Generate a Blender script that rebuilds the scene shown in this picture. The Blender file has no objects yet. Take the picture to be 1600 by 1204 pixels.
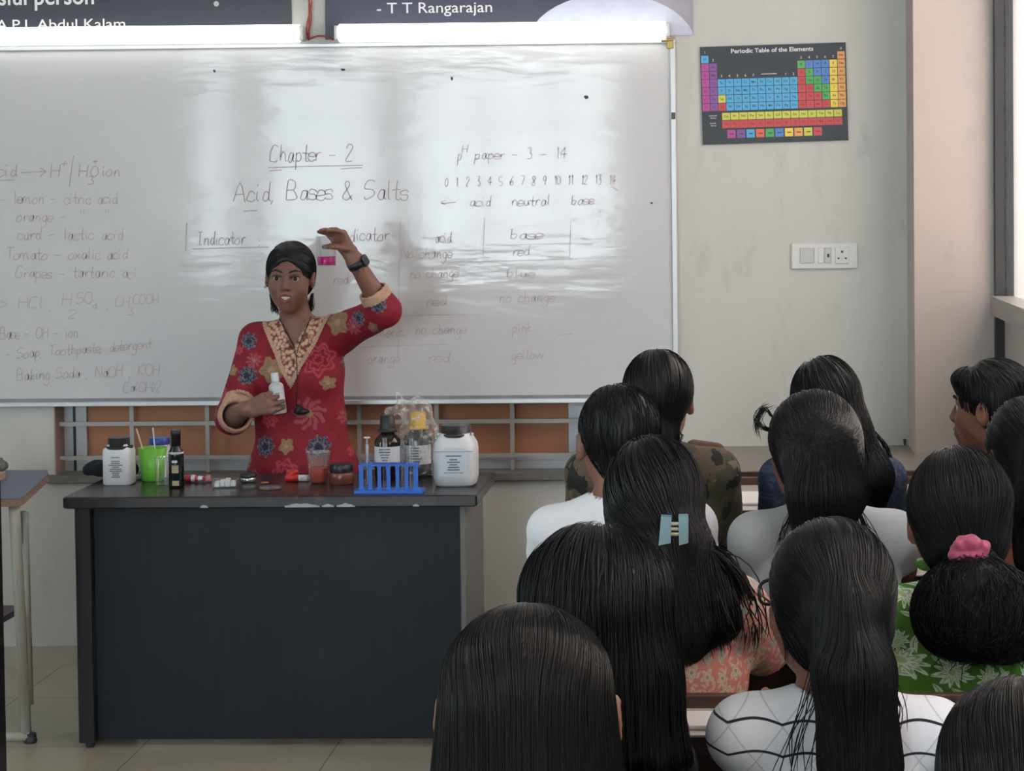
import bpy, math, random
import numpy as np
from mathutils import Vector, Matrix

random.seed(7)
RNG = np.random.default_rng(7)
SC = bpy.context.scene
COL = SC.collection
R = math.radians

# ------------------------------------------------------------------ camera
F = 3100.0                      # focal length in pixels of the 1600 x 1204 frame
H = 1.69                        # eye height
YAW, PITCH, ROLL = R(1.5), R(2.0), R(-0.57)
PPX, PPY = 1049.0, 407.0        # principal point (the photo is a crop of a wider one)
CAMR = Matrix.Rotation(YAW, 3, 'Z') @ Matrix.Rotation(math.pi / 2 - PITCH, 3, 'X') @ Matrix.Rotation(ROLL, 3, 'Z')
cam_d = bpy.data.cameras.new('camera')
cam = bpy.data.objects.new('camera', cam_d)
COL.objects.link(cam)
cam.matrix_world = Matrix.Translation((0, 0, H)) @ CAMR.to_4x4()
cam_d.sensor_width = 36.0
cam_d.lens = 36.0 * F / 1600.0
cam_d.shift_x = (800 - PPX) / 1600.0
cam_d.shift_y = (PPY - 602) / 1600.0
cam_d.clip_start = 0.05
SC.camera = cam


def ray(px, py):
    return CAMR @ Vector(((px - PPX) / F, -(py - PPY) / F, -1.0))


def W(px, py, Y):
    """the point of the vertical plane at depth Y seen at a photo pixel"""
    d = ray(px, py)
    t = Y / d.y
    return Vector((d.x * t, Y, H + d.z * t))


def Wz(px, py, z):
    d = ray(px, py)
    t = (z - H) / d.z
    return Vector((d.x * t, d.y * t, z))


# ------------------------------------------------------------------ light
SC.view_settings.view_transform = 'Standard'
SC.view_settings.look = 'None'
SC.view_settings.gamma = 1.0
SC.view_settings.use_curve_mapping = False
SC.view_settings.exposure = 0.0
world = bpy.data.worlds.new('overcast_sky')
SC.world = world
world.use_nodes = True
bg = world.node_tree.nodes['Background']
bg.inputs[0].default_value = (0.80, 0.93, 1.0, 1)
bg.inputs[1].default_value = 15.5


def daylight(name, loc, rot, sx, sy, energy, color):
    l = bpy.data.lights.new(name, 'AREA')
    l.shape = 'RECTANGLE'
    l.size, l.size_y = sx, sy
    l.energy, l.color = energy, color
    o = bpy.data.objects.new(name, l)
    o.location, o.rotation_euler = loc, rot
    COL.objects.link(o)
    return o


def portal(name, loc, rot, sx, sy):
    o = daylight(name, loc, rot, sx, sy, 1.0, (1, 1, 1))
    o.data.cycles.is_portal = True
    return o


WALLY = 7.05
SIDEX = 0.934
BACKY = -3.2
LEFTX = -4.7
CEIL = 3.25
# sky portals in the window openings: three in the back wall, two in the right wall
BACKWIN = [(-4.62, -4.28), (-4.02, -2.93), (-2.75, -0.88)]
for a, b in BACKWIN:
    portal('daylight_portal', ((a + b) / 2, BACKY - 0.1, 1.95), (R(90), 0, R(0)), b - a, 1.9)
FILL_WIN = (3.6, 4.25)  # unseen left opening, added and sized to light the left side
portal('daylight_portal', (LEFTX - 0.12, 3.9, 1.75), (R(90), 0, R(-90)), .65, 1.7)
SIDEWIN = [(4.30, 6.785), (0.6, 3.6)]
for a, b in SIDEWIN:
    portal('daylight_portal', (SIDEX + 0.12, (a + b) / 2, 1.97), (R(90), 0, R(90)), b - a, 1.95)


# ------------------------------------------------------------------ materials
def nt(name):
    m = bpy.data.materials.new(name)
    m.use_nodes = True
    t = m.node_tree
    return m, t, t.nodes['Principled BSDF']


def srgb(*c):
    return tuple(((v / 255.0) / 12.92 if v / 255.0 <= 0.04045 else ((v / 255.0 + 0.055) / 1.055) ** 2.4) for v in c)


def noise(t, vec, scale, detail=4, rough=0.55):
    n = t.nodes.new('ShaderNodeTexNoise')
    n.inputs['Scale'].default_value = scale
    n.inputs['Detail'].default_value = detail
    n.inputs['Roughness'].default_value = rough
    if vec is not None:
        t.links.new(vec, n.inputs['Vector'])
    return n


def objco(t, scale=(1, 1, 1), rot=(0, 0, 0)):
    tc = t.nodes.new('ShaderNodeTexCoord')
    mp = t.nodes.new('ShaderNodeMapping')
    mp.inputs['Scale'].default_value = scale
    mp.inputs['Rotation'].default_value = rot
    t.links.new(tc.outputs['Object'], mp.inputs['Vector'])
    return mp.outputs['Vector']


def mixc(t, fac, a, b):
    m = t.nodes.new('ShaderNodeMix')
    m.data_type = 'RGBA'
    for sock, v in ((m.inputs[0], fac), (m.inputs[6], a), (m.inputs[7], b)):
        if isinstance(v, (int, float)):
            sock.default_value = v
        elif isinstance(v, tuple):
            sock.default_value = v if len(v) == 4 else v + (1,)
        else:
            t.links.new(v, sock)
    return m.outputs[2]


def math_(t, op, a, b=None, c=None):
    m = t.nodes.new('ShaderNodeMath')
    m.operation = op
    for i, v in enumerate((a, b, c)):
        if v is None:
            continue
        if isinstance(v, (int, float)):
            m.inputs[i].default_value = v
        else:
            t.links.new(v, m.inputs[i])
    return m.outputs[0]


def bump(t, p, height, strength=0.3, dist=0.01):
    b = t.nodes.new('ShaderNodeBump')
    b.inputs['Strength'].default_value = strength
    b.inputs['Distance'].default_value = dist
    t.links.new(height, b.inputs['Height'])
    t.links.new(b.outputs['Normal'], p.inputs['Normal'])


_MC = {}


def mat(name, col, rough=0.5, metal=0.0, vary=0.0, vscale=20.0, bmp=0.0, bscale=200.0, spec=0.5, vstretch=(1, 1, 1), coat=0.0, sheen=0.0, bdist=0.002):
    if name in _MC:
        return _MC[name]
    m, t, p = nt(name)
    p.inputs['Roughness'].default_value = rough
    p.inputs['Metallic'].default_value = metal
    p.inputs['Specular IOR Level'].default_value = spec
    p.inputs['Coat Weight'].default_value = coat
    p.inputs['Sheen Weight'].default_value = sheen
    if vary or bmp:
        v = objco(t, vstretch)
    if vary:
        n = noise(t, v, vscale)
        lo = tuple(max(0, c * (1 - vary)) for c in col)
        hi = tuple(min(1, c * (1 + vary)) for c in col)
        t.links.new(mixc(t, n.outputs['Fac'], lo, hi), p.inputs['Base Color'])
    else:
        p.inputs['Base Color'].default_value = tuple(col) + (1,)
    if bmp:
        n2 = noise(t, v, bscale, 2)
        bump(t, p, n2.outputs['Fac'], bmp, bdist)
    _MC[name] = m
    return m


def glassy(name, col, rough=0.03, clear=0.85, milk=0.0):
    """thin clear plastic or glass: see-through with a gloss that grows towards grazing angles; milk adds cloudiness"""
    if name in _MC:
        return _MC[name]
    m, t, p = nt(name)
    out = t.nodes['Material Output']
    tr = t.nodes.new('ShaderNodeBsdfTransparent')
    gl = t.nodes.new('ShaderNodeBsdfGlossy')
    gl.inputs['Roughness'].default_value = rough
    gl.inputs['Color'].default_value = tuple(col) + (1,)
    p.inputs['Base Color'].default_value = tuple(col) + (1,)
    p.inputs['Roughness'].default_value = 0.4
    m1 = t.nodes.new('ShaderNodeMixShader')
    m1.inputs[0].default_value = milk
    t.links.new(tr.outputs[0], m1.inputs[1])
    t.links.new(p.outputs[0], m1.inputs[2])
    mx = t.nodes.new('ShaderNodeMixShader')
    lw = t.nodes.new('ShaderNodeLayerWeight')
    lw.inputs['Blend'].default_value = 0.22
    f = math_(t, 'MULTIPLY_ADD', lw.outputs['Facing'], 0.45, 1 - clear)
    t.links.new(math_(t, 'MINIMUM', f, 1.0), mx.inputs[0])
    t.links.new(m1.outputs[0], mx.inputs[1])
    t.links.new(gl.outputs[0], mx.inputs[2])
    t.links.new(mx.outputs[0], out.inputs[0])
    _MC[name] = m
    return m


def emit(name, col, strength):
    m, t, p = nt(name)
    p.inputs['Base Color'].default_value = tuple(col) + (1,)
    p.inputs['Emission Color'].default_value = tuple(col) + (1,)
    p.inputs['Emission Strength'].default_value = strength
    return m


# ------------------------------------------------------------------ object helpers
def link(name, me, m=None, parent=None, smooth=False):
    o = bpy.data.objects.new(name, me)
    COL.objects.link(o)
    if m is not None and not me.materials:
        me.materials.append(m)
    if parent is not None:
        o.parent = parent
    if smooth:
        me.polygons.foreach_set('use_smooth', np.ones(len(me.polygons), dtype=bool))
    return o


def tag(o, label=None, cat=None, group=None, kind=None):
    for k, v in (('label', label), ('category', cat), ('group', group), ('kind', kind)):
        if v:
            o[k] = v
    return o


def thing(name, label, cat, loc=(0, 0, 0), rz=0.0, group=None):
    o = bpy.data.objects.new(name, None)
    COL.objects.link(o)
    o.empty_display_size = 0.05
    o.location = loc
    o.rotation_euler = (0, 0, rz)
    return tag(o, label, cat, group)


class MB:
    """collects simple shapes and links them as one mesh"""

    def __init__(self):
        self.v, self.f, self.mi, self.sm = [], [], [], []

    def add(self, vs, fs, mi=0, smooth=False):
        n = len(self.v)
        self.v += [tuple(v) for v in vs]
        for f in fs:
            self.f.append(tuple(i + n for i in f))
            self.mi.append(mi)
            self.sm.append(smooth)
        return self

    def box(self, x0, x1, y0, y1, z0, z1, mi=0, b=0.0):
        if b <= 0:
            v = [(x, y, z) for z in (z0, z1) for y in (y0, y1) for x in (x0, x1)]
            return self.add(v, [(0, 2, 3, 1), (4, 5, 7, 6), (0, 1, 5, 4), (2, 6, 7, 3), (0, 4, 6, 2), (1, 3, 7, 5)], mi)
        # chamfered box: inset rings
        def ring(z, i):
            return [(x0 + i + b, y0 + i, z), (x1 - i - b, y0 + i, z), (x1 - i, y0 + i + b, z), (x1 - i, y1 - i - b, z),
                    (x1 - i - b, y1 - i, z), (x0 + i + b, y1 - i, z), (x0 + i, y1 - i - b, z), (x0 + i, y0 + i + b, z)]
        rs = [ring(z0, b * .6), ring(z0 + b * .6, 0), ring(z1 - b * .6, 0), ring(z1, b * .6)]
        return self.rings(rs, True, True, mi)

    def rings(self, rs, cap0=True, cap1=True, mi=0, smooth=False, closed=True):
        n = len(rs[0])
        v = [p for r in rs for p in r]
        f = []
        for i in range(len(rs) - 1):
            for j in range(n if closed else n - 1):
                a, b_ = i * n + j, i * n + (j + 1) % n
                f.append((a, b_, b_ + n, a + n))
        self.add(v, f, mi, smooth)
        k = len(self.v) - len(v)
        if cap0:
            self.f.append(tuple(k + j for j in reversed(range(n))))
            self.mi.append(mi)
            self.sm.append(False)
        if cap1:
            self.f.append(tuple(k + (len(rs) - 1) * n + j for j in range(n)))
            self.mi.append(mi)
            self.sm.append(False)
        return self

    def lathe(self, prof, c=(0, 0, 0), n=28, mi=0, sx=1.0, sy=1.0, cap0=True, cap1=True, sq=None):
        """profile of (radius, z); sq squares the section (superellipse power)"""
        rs = []
        for r, z in prof:
            ring = []
            for j in range(n):
                a = 2 * math.pi * j / n
                ca, sa = math.cos(a), math.sin(a)
                k = 1.0
                if sq:
                    k = (abs(ca) ** sq + abs(sa) ** sq) ** (-1.0 / sq)
                ring.append((c[0] + r * k * ca * sx, c[1] + r * k * sa * sy, c[2] + z))
            rs.append(ring)
        return self.rings(rs, cap0, cap1, mi, True)

    def tube(self, pts, r, n=8, mi=0, caps=True):
        pts = [Vector(p) for p in pts]
        rad = r if isinstance(r, (list, tuple)) else [r] * len(pts)
        rs = []
        up = None
        for i, p in enumerate(pts):
            d = (pts[min(i + 1, len(pts) - 1)] - pts[max(i - 1, 0)]).normalized()
            if up is None:
                up = Vector((0, 0, 1)) if abs(d.z) < 0.9 else Vector((1, 0, 0))
            s = d.cross(up).normalized()
            up = s.cross(d).normalized()
            rs.append([p + (s * math.cos(2 * math.pi * j / n) + up * math.sin(2 * math.pi * j / n)) * rad[i] for j in range(n)])
        return self.rings(rs, caps, caps, mi, n > 5)

    def build(self, name, m, parent=None):
        me = bpy.data.meshes.new(name)
        me.from_pydata(self.v, [], self.f)
        ms = m if isinstance(m, (list, tuple)) else [m]
        for x in ms:
            me.materials.append(x)
        me.polygons.foreach_set('material_index', self.mi)
        me.polygons.foreach_set('use_smooth', self.sm)
        me.update()
        return link(name, me, None, parent)


def boxo(name, x0, x1, y0, y1, z0, z1, m, parent=None, b=0.0):
    return MB().box(x0, x1, y0, y1, z0, z1, 0, b).build(name, m, parent)


def struct(o):
    o['kind'] = 'structure'
    return o


_TXT = {}


def text_mesh(s, bold=0.0):
    """flat outlines of a string, unit size, as (verts, faces)"""
    key = (s, bold)
    if key not in _TXT:
        c = bpy.data.curves.new('lettering', 'FONT')
        c.body = s
        c.size = 1.0
        c.offset = bold
        c.resolution_u = 3
        o = bpy.data.objects.new('lettering', c)
        COL.objects.link(o)
        bpy.context.view_layer.update()
        dg = bpy.context.evaluated_depsgraph_get()
        me = bpy.data.meshes.new_from_object(o.evaluated_get(dg))
        vs = np.array([v.co[:] for v in me.vertices]).reshape(-1, 3)
        fs = [tuple(p.vertices) for p in me.polygons]
        bpy.data.objects.remove(o)
        bpy.data.curves.remove(c)
        bpy.data.meshes.remove(me)
        _TXT[key] = (vs, fs)
    return _TXT[key]


def text_into(mb, s, org, size, ux=Vector((1, 0, 0)), uz=Vector((0, 0, 1)), bold=0.0, mi=0, width=None, center=False):
    """letter a string on a plane spanned by ux (reading direction) and uz (up)"""
    vs, fs = text_mesh(s, bold)
    if not len(vs):
        return
    w = vs[:, 0].max()
    sx = size if width is None else width / w
    off = -w / 2 * sx if center else 0
    org = Vector(org)
    mb.add([org + ux * (v[0] * sx + off) + uz * (v[1] * size) for v in vs], fs, mi)


# ------------------------------------------------------------------ smooth bodies from blended rounds
def smin(a, b, k):
    h = np.clip(0.5 + 0.5 * (b - a) / k, 0, 1)
    return b * (1 - h) + a * h - k * h * (1 - h)


class Cone:
    def __init__(s, a, b, ra, rb, k=0.02, sub=False):
        s.a, s.b, s.ra, s.rb, s.k, s.sub = np.array(a, float), np.array(b, float), ra, rb, k, sub

    def d(s, p):
        ab = s.b - s.a
        L = max(1e-9, float(ab @ ab))
        q = p - s.a
        t = np.clip((q @ ab) / L, 0, 1)
        return np.linalg.norm(q - t[:, None] * ab, axis=1) - (s.ra + (s.rb - s.ra) * t)

    def bb(s):
        r = max(s.ra, s.rb)
        return np.minimum(s.a, s.b) - r, np.maximum(s.a, s.b) + r


class Ell:
    def __init__(s, c, r, k=0.02, rot=None, sub=False):
        s.c, s.r, s.k, s.sub = np.array(c, float), np.array(r, float), k, sub
        s.R = np.eye(3) if rot is None else np.array(rot, float)

    def d(s, p):
        q = (p - s.c) @ s.R
        k0 = np.linalg.norm(q / s.r, axis=1)
        k1 = np.linalg.norm(q / (s.r ** 2), axis=1)
        return k0 * (k0 - 1) / np.maximum(k1, 1e-9)

    def bb(s):
        r = np.abs(s.R) @ s.r
        return s.c - r, s.c + r


class Fn:
    """any distance-like function; used to cut openings"""

    def __init__(s, f, k=0.004, sub=True):
        s.f, s.k, s.sub = f, k, sub

    def d(s, p):
        return s.f(p)

    def bb(s):
        return None


def half(n, o):
    """keep the side where n.p < o"""
    n = np.array(n, float)
    n = n / np.linalg.norm(n)
    return Fn(lambda p: -(p @ n - o))


def sdf(prims, p, disp=None):
    d = np.full(len(p), 1e3)
    for q in prims:
        e = q.d(p)
        if q.sub:
            d = -smin(-d, e, q.k)
        else:
            d = smin(d, e, q.k)
    if disp is not None:
        d = d + disp(p)
    return d


def sdf_grad(prims, p, e=0.003):
    g = np.stack([sdf(prims, p + np.eye(3)[i] * e) - sdf(prims, p - np.eye(3)[i] * e) for i in range(3)], 1)
    return g / np.maximum(np.linalg.norm(g, axis=1), 1e-9)[:, None]


def sdf_arrays(prims, h, disp=None, B=12):
    los, his = zip(*[q.bb() for q in prims if not q.sub and q.bb() is not None])
    lo = np.min(los, 0) - 3 * h - 0.012
    hi = np.max(his, 0) + 3 * h + 0.012
    n = np.ceil((hi - lo) / h).astype(int) + 1
    nb = (n + B - 1) // B
    n = nb * B
    G = np.ones(tuple(n), np.float32)
    rad = B * h * 0.5 * math.sqrt(3)
    ii = np.stack(np.meshgrid(*[np.arange(k) for k in nb], indexing='ij'), -1).reshape(-1, 3)
    cen = lo + (ii * B + (B - 1) / 2) * h
    D = np.stack([q.d(cen) for q in prims], 0)
    tot = sdf(prims, cen)
    loc = np.stack(np.meshgrid(*[np.arange(B)] * 3, indexing='ij'), -1).reshape(-1, 3) * h
    for j in range(len(ii)):
        x, y, z = ii[j] * B
        if abs(tot[j]) > rad * 1.5 + 0.02:
            if tot[j] < 0:
                G[x:x + B, y:y + B, z:z + B] = -1
            continue
        act = [q for q, dd in zip(prims, D[:, j]) if (q.sub and dd < rad * 1.7 + q.k) or (not q.sub and dd < rad * 1.7 + q.k + 0.01)]
        if not act:
            continue
        p = lo + ii[j] * B * h + loc
        G[x:x + B, y:y + B, z:z + B] = sdf(act, p, disp).reshape(B, B, B)
    # surface nets
    S = G < 0
    c = [(i, j, k) for i in (0, 1) for j in (0, 1) for k in (0, 1)]

    def sh(A, o):
        return A[o[0]:A.shape[0] - 1 + o[0], o[1]:A.shape[1] - 1 + o[1], o[2]:A.shape[2] - 1 + o[2]]
    anyin = np.zeros(tuple(n - 1), bool)
    allin = np.ones(tuple(n - 1), bool)
    for o in c:
        s = sh(S, o)
        anyin |= s
        allin &= s
    idx = np.argwhere(anyin & ~allin)
    acc = np.zeros((len(idx), 3))
    cnt = np.zeros(len(idx))
    for o in c:
        for ax in range(3):
            if o[ax]:
                continue
            o2 = list(o)
            o2[ax] = 1
            a = G[idx[:, 0] + o[0], idx[:, 1] + o[1], idx[:, 2] + o[2]]
            b = G[idx[:, 0] + o2[0], idx[:, 1] + o2[1], idx[:, 2] + o2[2]]
            m = (a < 0) != (b < 0)
            t = np.where(m, a / np.where(m, a - b, 1), 0)
            pt = np.tile(np.array(o, float), (len(idx), 1))
            pt[:, ax] += t
            acc[m] += pt[m]
            cnt[m] += 1
    V = lo + (idx + acc / np.maximum(cnt, 1)[:, None]) * h
    vid = np.full(tuple(n - 1), -1, np.int32)
    vid[idx[:, 0], idx[:, 1], idx[:, 2]] = np.arange(len(idx))
    Fs = []
    for ax in range(3):
        sl0 = [slice(None)] * 3
        sl1 = [slice(None)] * 3
        sl0[ax] = slice(0, -1)
        sl1[ax] = slice(1, None)
        A, Bq = S[tuple(sl0)], S[tuple(sl1)]
        e = np.argwhere(A != Bq)
        u, w = [(1, 2), (2, 0), (0, 1)][ax]
        e = e[(e[:, u] > 0) & (e[:, w] > 0) & (e[:, u] < n[u] - 1) & (e[:, w] < n[w] - 1)]
        ins = A[e[:, 0], e[:, 1], e[:, 2]]
        qs = []
        for du, dw in ((0, 0), (-1, 0), (-1, -1), (0, -1)):
            k = e.copy()
            k[:, u] += du
            k[:, w] += dw
            qs.append(vid[k[:, 0], k[:, 1], k[:, 2]])
        q = np.stack(qs, 1)
        q[~ins] = q[~ins][:, ::-1]
        Fs.append(q)
    Fq = np.concatenate(Fs)
    return V, Fq[(Fq >= 0).all(1)]


def mesh_np(name, V, Fq, m=None, parent=None, smooth=True, cols=None):
    me = bpy.data.meshes.new(name)
    k = Fq.shape[1]
    me.vertices.add(len(V))
    me.vertices.foreach_set('co', np.ascontiguousarray(V, np.float32).ravel())
    me.loops.add(Fq.size)
    me.loops.foreach_set('vertex_index', np.ascontiguousarray(Fq, np.int32).ravel())
    me.polygons.add(len(Fq))
    me.polygons.foreach_set('loop_start', np.arange(0, Fq.size, k, dtype=np.int32))
    me.update(calc_edges=True)
    me.validate()
    if cols is not None:
        a = me.color_attributes.new('print', 'FLOAT_COLOR', 'POINT')
        a.data.foreach_set('color', np.c_[cols, np.ones(len(cols))].astype(np.float32).ravel())
    return link(name, me, m, parent, smooth)


def sdf_obj(name, prims, h, m, parent=None, disp=None):
    V, Fq = sdf_arrays(prims, h, disp)
    return mesh_np(name, V, Fq, m, parent)


def strands_arrays(P, r, sides=3):
    """P: strands x points x 3; r: radius per point -> verts, quads"""
    S, N, _ = P.shape
    T = np.gradient(P, axis=1)
    T /= np.maximum(np.linalg.norm(T, axis=2, keepdims=True), 1e-9)
    ref = np.array([0.31, 0.9, 0.27])
    U = np.cross(T, ref)
    U /= np.maximum(np.linalg.norm(U, axis=2, keepdims=True), 1e-9)
    Q = np.cross(T, U)
    rr = np.broadcast_to(np.asarray(r, float), (S, N))[..., None]
    ring = [P + rr * (U * math.cos(2 * math.pi * j / sides) + Q * math.sin(2 * math.pi * j / sides)) for j in range(sides)]
    V = np.stack(ring, 2).reshape(-1, 3)
    base = (np.arange(S)[:, None] * N + np.arange(N - 1)[None]).reshape(-1) * sides
    q = []
    for j in range(sides):
        j2 = (j + 1) % sides
        q.append(np.stack([base + j, base + j2, base + sides + j2, base + sides + j], 1))
    return V, np.concatenate(q)


def folds(amp, seed, sc=(18, 18, 9), n=5):
    g = np.random.default_rng(seed)
    D = g.normal(size=(n, 3)) * np.array(sc)
    ph = g.uniform(0, 6.28, n)
    return lambda p: amp * np.sin(p @ D.T + ph).sum(1) / n ** 0.5


# ================================================================== the room
def wall_mat(name, col):
    m, t, p = nt(name)
    v = objco(t)
    n = noise(t, v, 1.6, 5)
    n2 = noise(t, objco(t, (2.2, 2.2, 1.0)), 3.5, 6, 0.65)
    c = mixc(t, n.outputs['Fac'], tuple(x * 0.94 for x in col), tuple(min(1, x * 1.05) for x in col))
    f = math_(t, 'MULTIPLY', math_(t, 'SUBTRACT', n2.outputs['Fac'], 0.58), 2.2)
    f = math_(t, 'MAXIMUM', f, 0.0)
    t.links.new(mixc(t, f, c, tuple(x * 0.62 for x in col)), p.inputs['Base Color'])
    p.inputs['Roughness'].default_value = 0.62
    n3 = noise(t, v, 90, 3)
    bump(t, p, n3.outputs['Fac'], 0.08, 0.004)
    return m


M_WALL = wall_mat('painted_plaster', (0.60, 0.60, 0.56))
M_WALL2 = wall_mat('painted_plaster_plain', (0.60, 0.595, 0.57))
M_CEIL = mat('ceiling_paint', (0.75, 0.74, 0.71), 0.8, vary=0.03, vscale=2)


def floor_mat():
    m, t, p = nt('beige_floor_tile')
    b = t.nodes.new('ShaderNodeTexBrick')
    b.offset = 0.0
    b.inputs['Scale'].default_value = 1.0
    b.inputs['Brick Width'].default_value = 0.6
    b.inputs['Row Height'].default_value = 0.6
    b.inputs['Mortar Size'].default_value = 0.002
    b.inputs['Color1'].default_value = (0.47, 0.43, 0.36, 1)
    b.inputs['Color2'].default_value = (0.50, 0.455, 0.385, 1)
    b.inputs['Mortar'].default_value = (0.22, 0.19, 0.15, 1)
    v = objco(t)
    t.links.new(v, b.inputs['Vector'])
    n = noise(t, v, 9, 6)
    t.links.new(mixc(t, math_(t, 'MULTIPLY', n.outputs['Fac'], 0.35), b.outputs['Color'], (0.36, 0.32, 0.26)), p.inputs['Base Color'])
    p.inputs['Roughness'].default_value = 0.16
    return m


struct(boxo('floor', LEFTX - .2, SIDEX + .25, BACKY - .2, WALLY + .25, -0.12, 0.0, floor_mat()))
struct(boxo('ceiling', LEFTX - .2, SIDEX + .25, BACKY - .2, WALLY + .25, CEIL, CEIL + .12, M_CEIL))
mb = MB()
mb.box(LEFTX - .2, LEFTX, BACKY, FILL_WIN[0], 0, CEIL).box(LEFTX - .2, LEFTX, FILL_WIN[1], WALLY, 0, CEIL)
mb.box(LEFTX - .2, LEFTX, FILL_WIN[0], FILL_WIN[1], 0, .9).box(LEFTX - .2, LEFTX, FILL_WIN[0], FILL_WIN[1], 2.6, CEIL)
struct(mb.build('wall_left', M_WALL2))

WL, WR = W(85, 700, WALLY).x, W(906, 700, WALLY).x       # window opening under the board
WZ0, WZ1 = W(300, 741, WALLY).z, 1.12
mb = MB()
mb.box(LEFTX - .2, WL, WALLY, WALLY + .22, 0, CEIL)
mb.box(WR, SIDEX + .25, WALLY, WALLY + .22, 0, CEIL)
mb.box(WL, WR, WALLY, WALLY + .22, 0, WZ0)
mb.box(WL, WR, WALLY, WALLY + .22, WZ1, CEIL)
struct(mb.build('wall_front', M_WALL))

BY = WALLY - 0.012
m_base = mat('skirting_tile', (0.47, 0.43, 0.37), 0.25, vary=0.08, vscale=14)
mb = MB().box(LEFTX, SIDEX, BY, WALLY + .001, 0, W(60, 1009, WALLY).z)
struct(mb.build('baseboard_front', m_base))

# right wall with its two windows, back wall with three
PILL_X = W(1417, 300, WALLY).x
PILL_Y = 6.79
SW0, SW1, SH0, SH1 = 1.0, 2.95, 1.02, 2.92
mb = MB()
ys = [BACKY]
for a, b in sorted(SIDEWIN):
    ys += [a, b]
ys.append(WALLY)
for i in range(0, len(ys), 2):
    mb.box(SIDEX, SIDEX + .22, ys[i], ys[i + 1], 0, CEIL)
for a, b in SIDEWIN:
    mb.box(SIDEX, SIDEX + .22, a, b, 0, 1.0)
    mb.box(SIDEX, SIDEX + .22, a, b, 2.95, CEIL)
struct(mb.build('wall_right', M_WALL2))
mb = MB()
xs = [LEFTX - .2]
for a, b in BACKWIN:
    xs += [a, b]
xs.append(SIDEX + .25)
for i in range(0, len(xs), 2):
    mb.box(xs[i], xs[i + 1], BACKY - .2, BACKY, 0, CEIL)
for a, b in BACKWIN:
    mb.box(a, b, BACKY - .2, BACKY, 0, 1.0)
    mb.box(a, b, BACKY - .2, BACKY, 2.9, CEIL)
struct(mb.build('wall_back', M_WALL2))

# the corner pillar
struct(boxo('trim_1', PILL_X, SIDEX + .02, PILL_Y, WALLY + .01, 0, CEIL, wall_mat('pillar_paint', (0.48, 0.41, 0.375)))).__setitem__('label', 'plastered pillar in the corner beside the window')

# window under the board: aluminium frame, grille, orange boards
M_ALU = mat('aluminium', (0.50, 0.52, 0.55), 0.42, 0.3, vary=0.05, vscale=30)
M_ALUD = mat('dark_gap', (0.03, 0.035, 0.045), 0.5)
M_ORANGE = mat('orange_board', (0.50, 0.225, 0.125), 0.7, vary=0.07, vscale=5)
M_GRILL = mat('grille_grey', (0.42, 0.41, 0.39), 0.5, 0.2, vary=0.08, vscale=30)
win = thing('window_1', None, None, (0, 0, 0))
struct(win)
FY = WALLY + 0.10
xo0, xo1 = W(136, 700, FY).x, W(889, 700, FY).x
zo0 = W(300, 715, FY).z
mb = MB().box(WL, xo0, FY, FY + .05, WZ0, WZ1).box(xo1, WR, FY, FY + .05, WZ0, WZ1).box(xo0, xo1, FY, FY + .05, WZ0, zo0, 0)
xg = W(117, 700, FY).x
mb.box(xg - .004, xg + .005, FY - .003, FY + .002, WZ0, WZ1, 1)
mb.box(xo0, xo1, FY - .012, FY + .001, WZ0 + .0, WZ0 + .03, 0)
mb.build('window_frame', [M_ALU, M_ALUD], win)
npan = 3
for i in range(npan):
    a = xo0 + (xo1 - xo0) * i / npan
    b = xo0 + (xo1 - xo0) * (i + 1) / npan
    boxo('panel', a, b, FY + .02, FY + .04, zo0, WZ1, M_ORANGE, win)
boxo('reveal', WL - .001, WL + .004, WALLY, FY, WZ0, WZ1, mat('reveal_paint', (0.50, 0.36, 0.30), 0.7), win)
boxo('sill', WL - .03, WR + .03, WALLY - .03, FY + .02, W(300, 754, WALLY - .03).z, WZ0 + .002, mat('sill_stone', (0.17, 0.165, 0.15), 0.45, vary=0.2, vscale=25), win, 0.004)
gr = MB()
GY = WALLY + 0.05
for py in (661, 714):
    z = W(300, py, GY).z
    gr.box(WL, WR, GY - .004, GY + .004, z - .0075, z + .0075)
for px in (207, 325, 443, 562, 683, 801):
    x = W(px, 690, GY + .01).x
    gr.box(x - .0075, x + .0075, GY + .004, GY + .014, WZ0, WZ1)
gr.build('window_grille', M_GRILL, win)

# right window: black jamb and transom, panes, pale wall of the neighbouring house outside
M_BLACKF = mat('black_window_frame', (0.016, 0.016, 0.018), 0.42)
M_PANE = glassy('window_glass', (0.9, 0.92, 0.92), 0.02, 0.93)
for wi, (a, b) in enumerate(SIDEWIN):
    w2 = struct(thing('window_%d' % (wi + 2), None, None, (SIDEX, a, 0)))
    L = b - a
    mb = MB()
    mb.box(-.012, .05, L - .045, L, 1.0, 2.95)
    mb.box(-.012, .05, 0, .045, 1.0, 2.95)
    mb.box(-.012, .05, .045, L - .045, 1.0, 1.04)
    mb.box(-.012, .05, .045, L - .045, 2.91, 2.95)
    mb.box(.0, .05, L / 2 - .02, L / 2 + .02, 1.04, 2.91)
    mb.build('window_frame', M_BLACKF, w2)
    boxo('transom', -.03, .05, .045, L - .045, 1.262, 1.325, mat('transom_metal', (0.30, 0.28, 0.26), 0.4, 0.3), w2)
    for y0, y1 in ((.045, L / 2 - .02), (L / 2 + .02, L - .045)):
        boxo('pane', .018, .024, y0, y1, 1.325, 2.91, M_PANE, w2)
        boxo('frosted_pane', .018, .024, y0, y1, 1.04, 1.262, mat('frosted_pane', (0.45, 0.42, 0.38), 0.35), w2)
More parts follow.
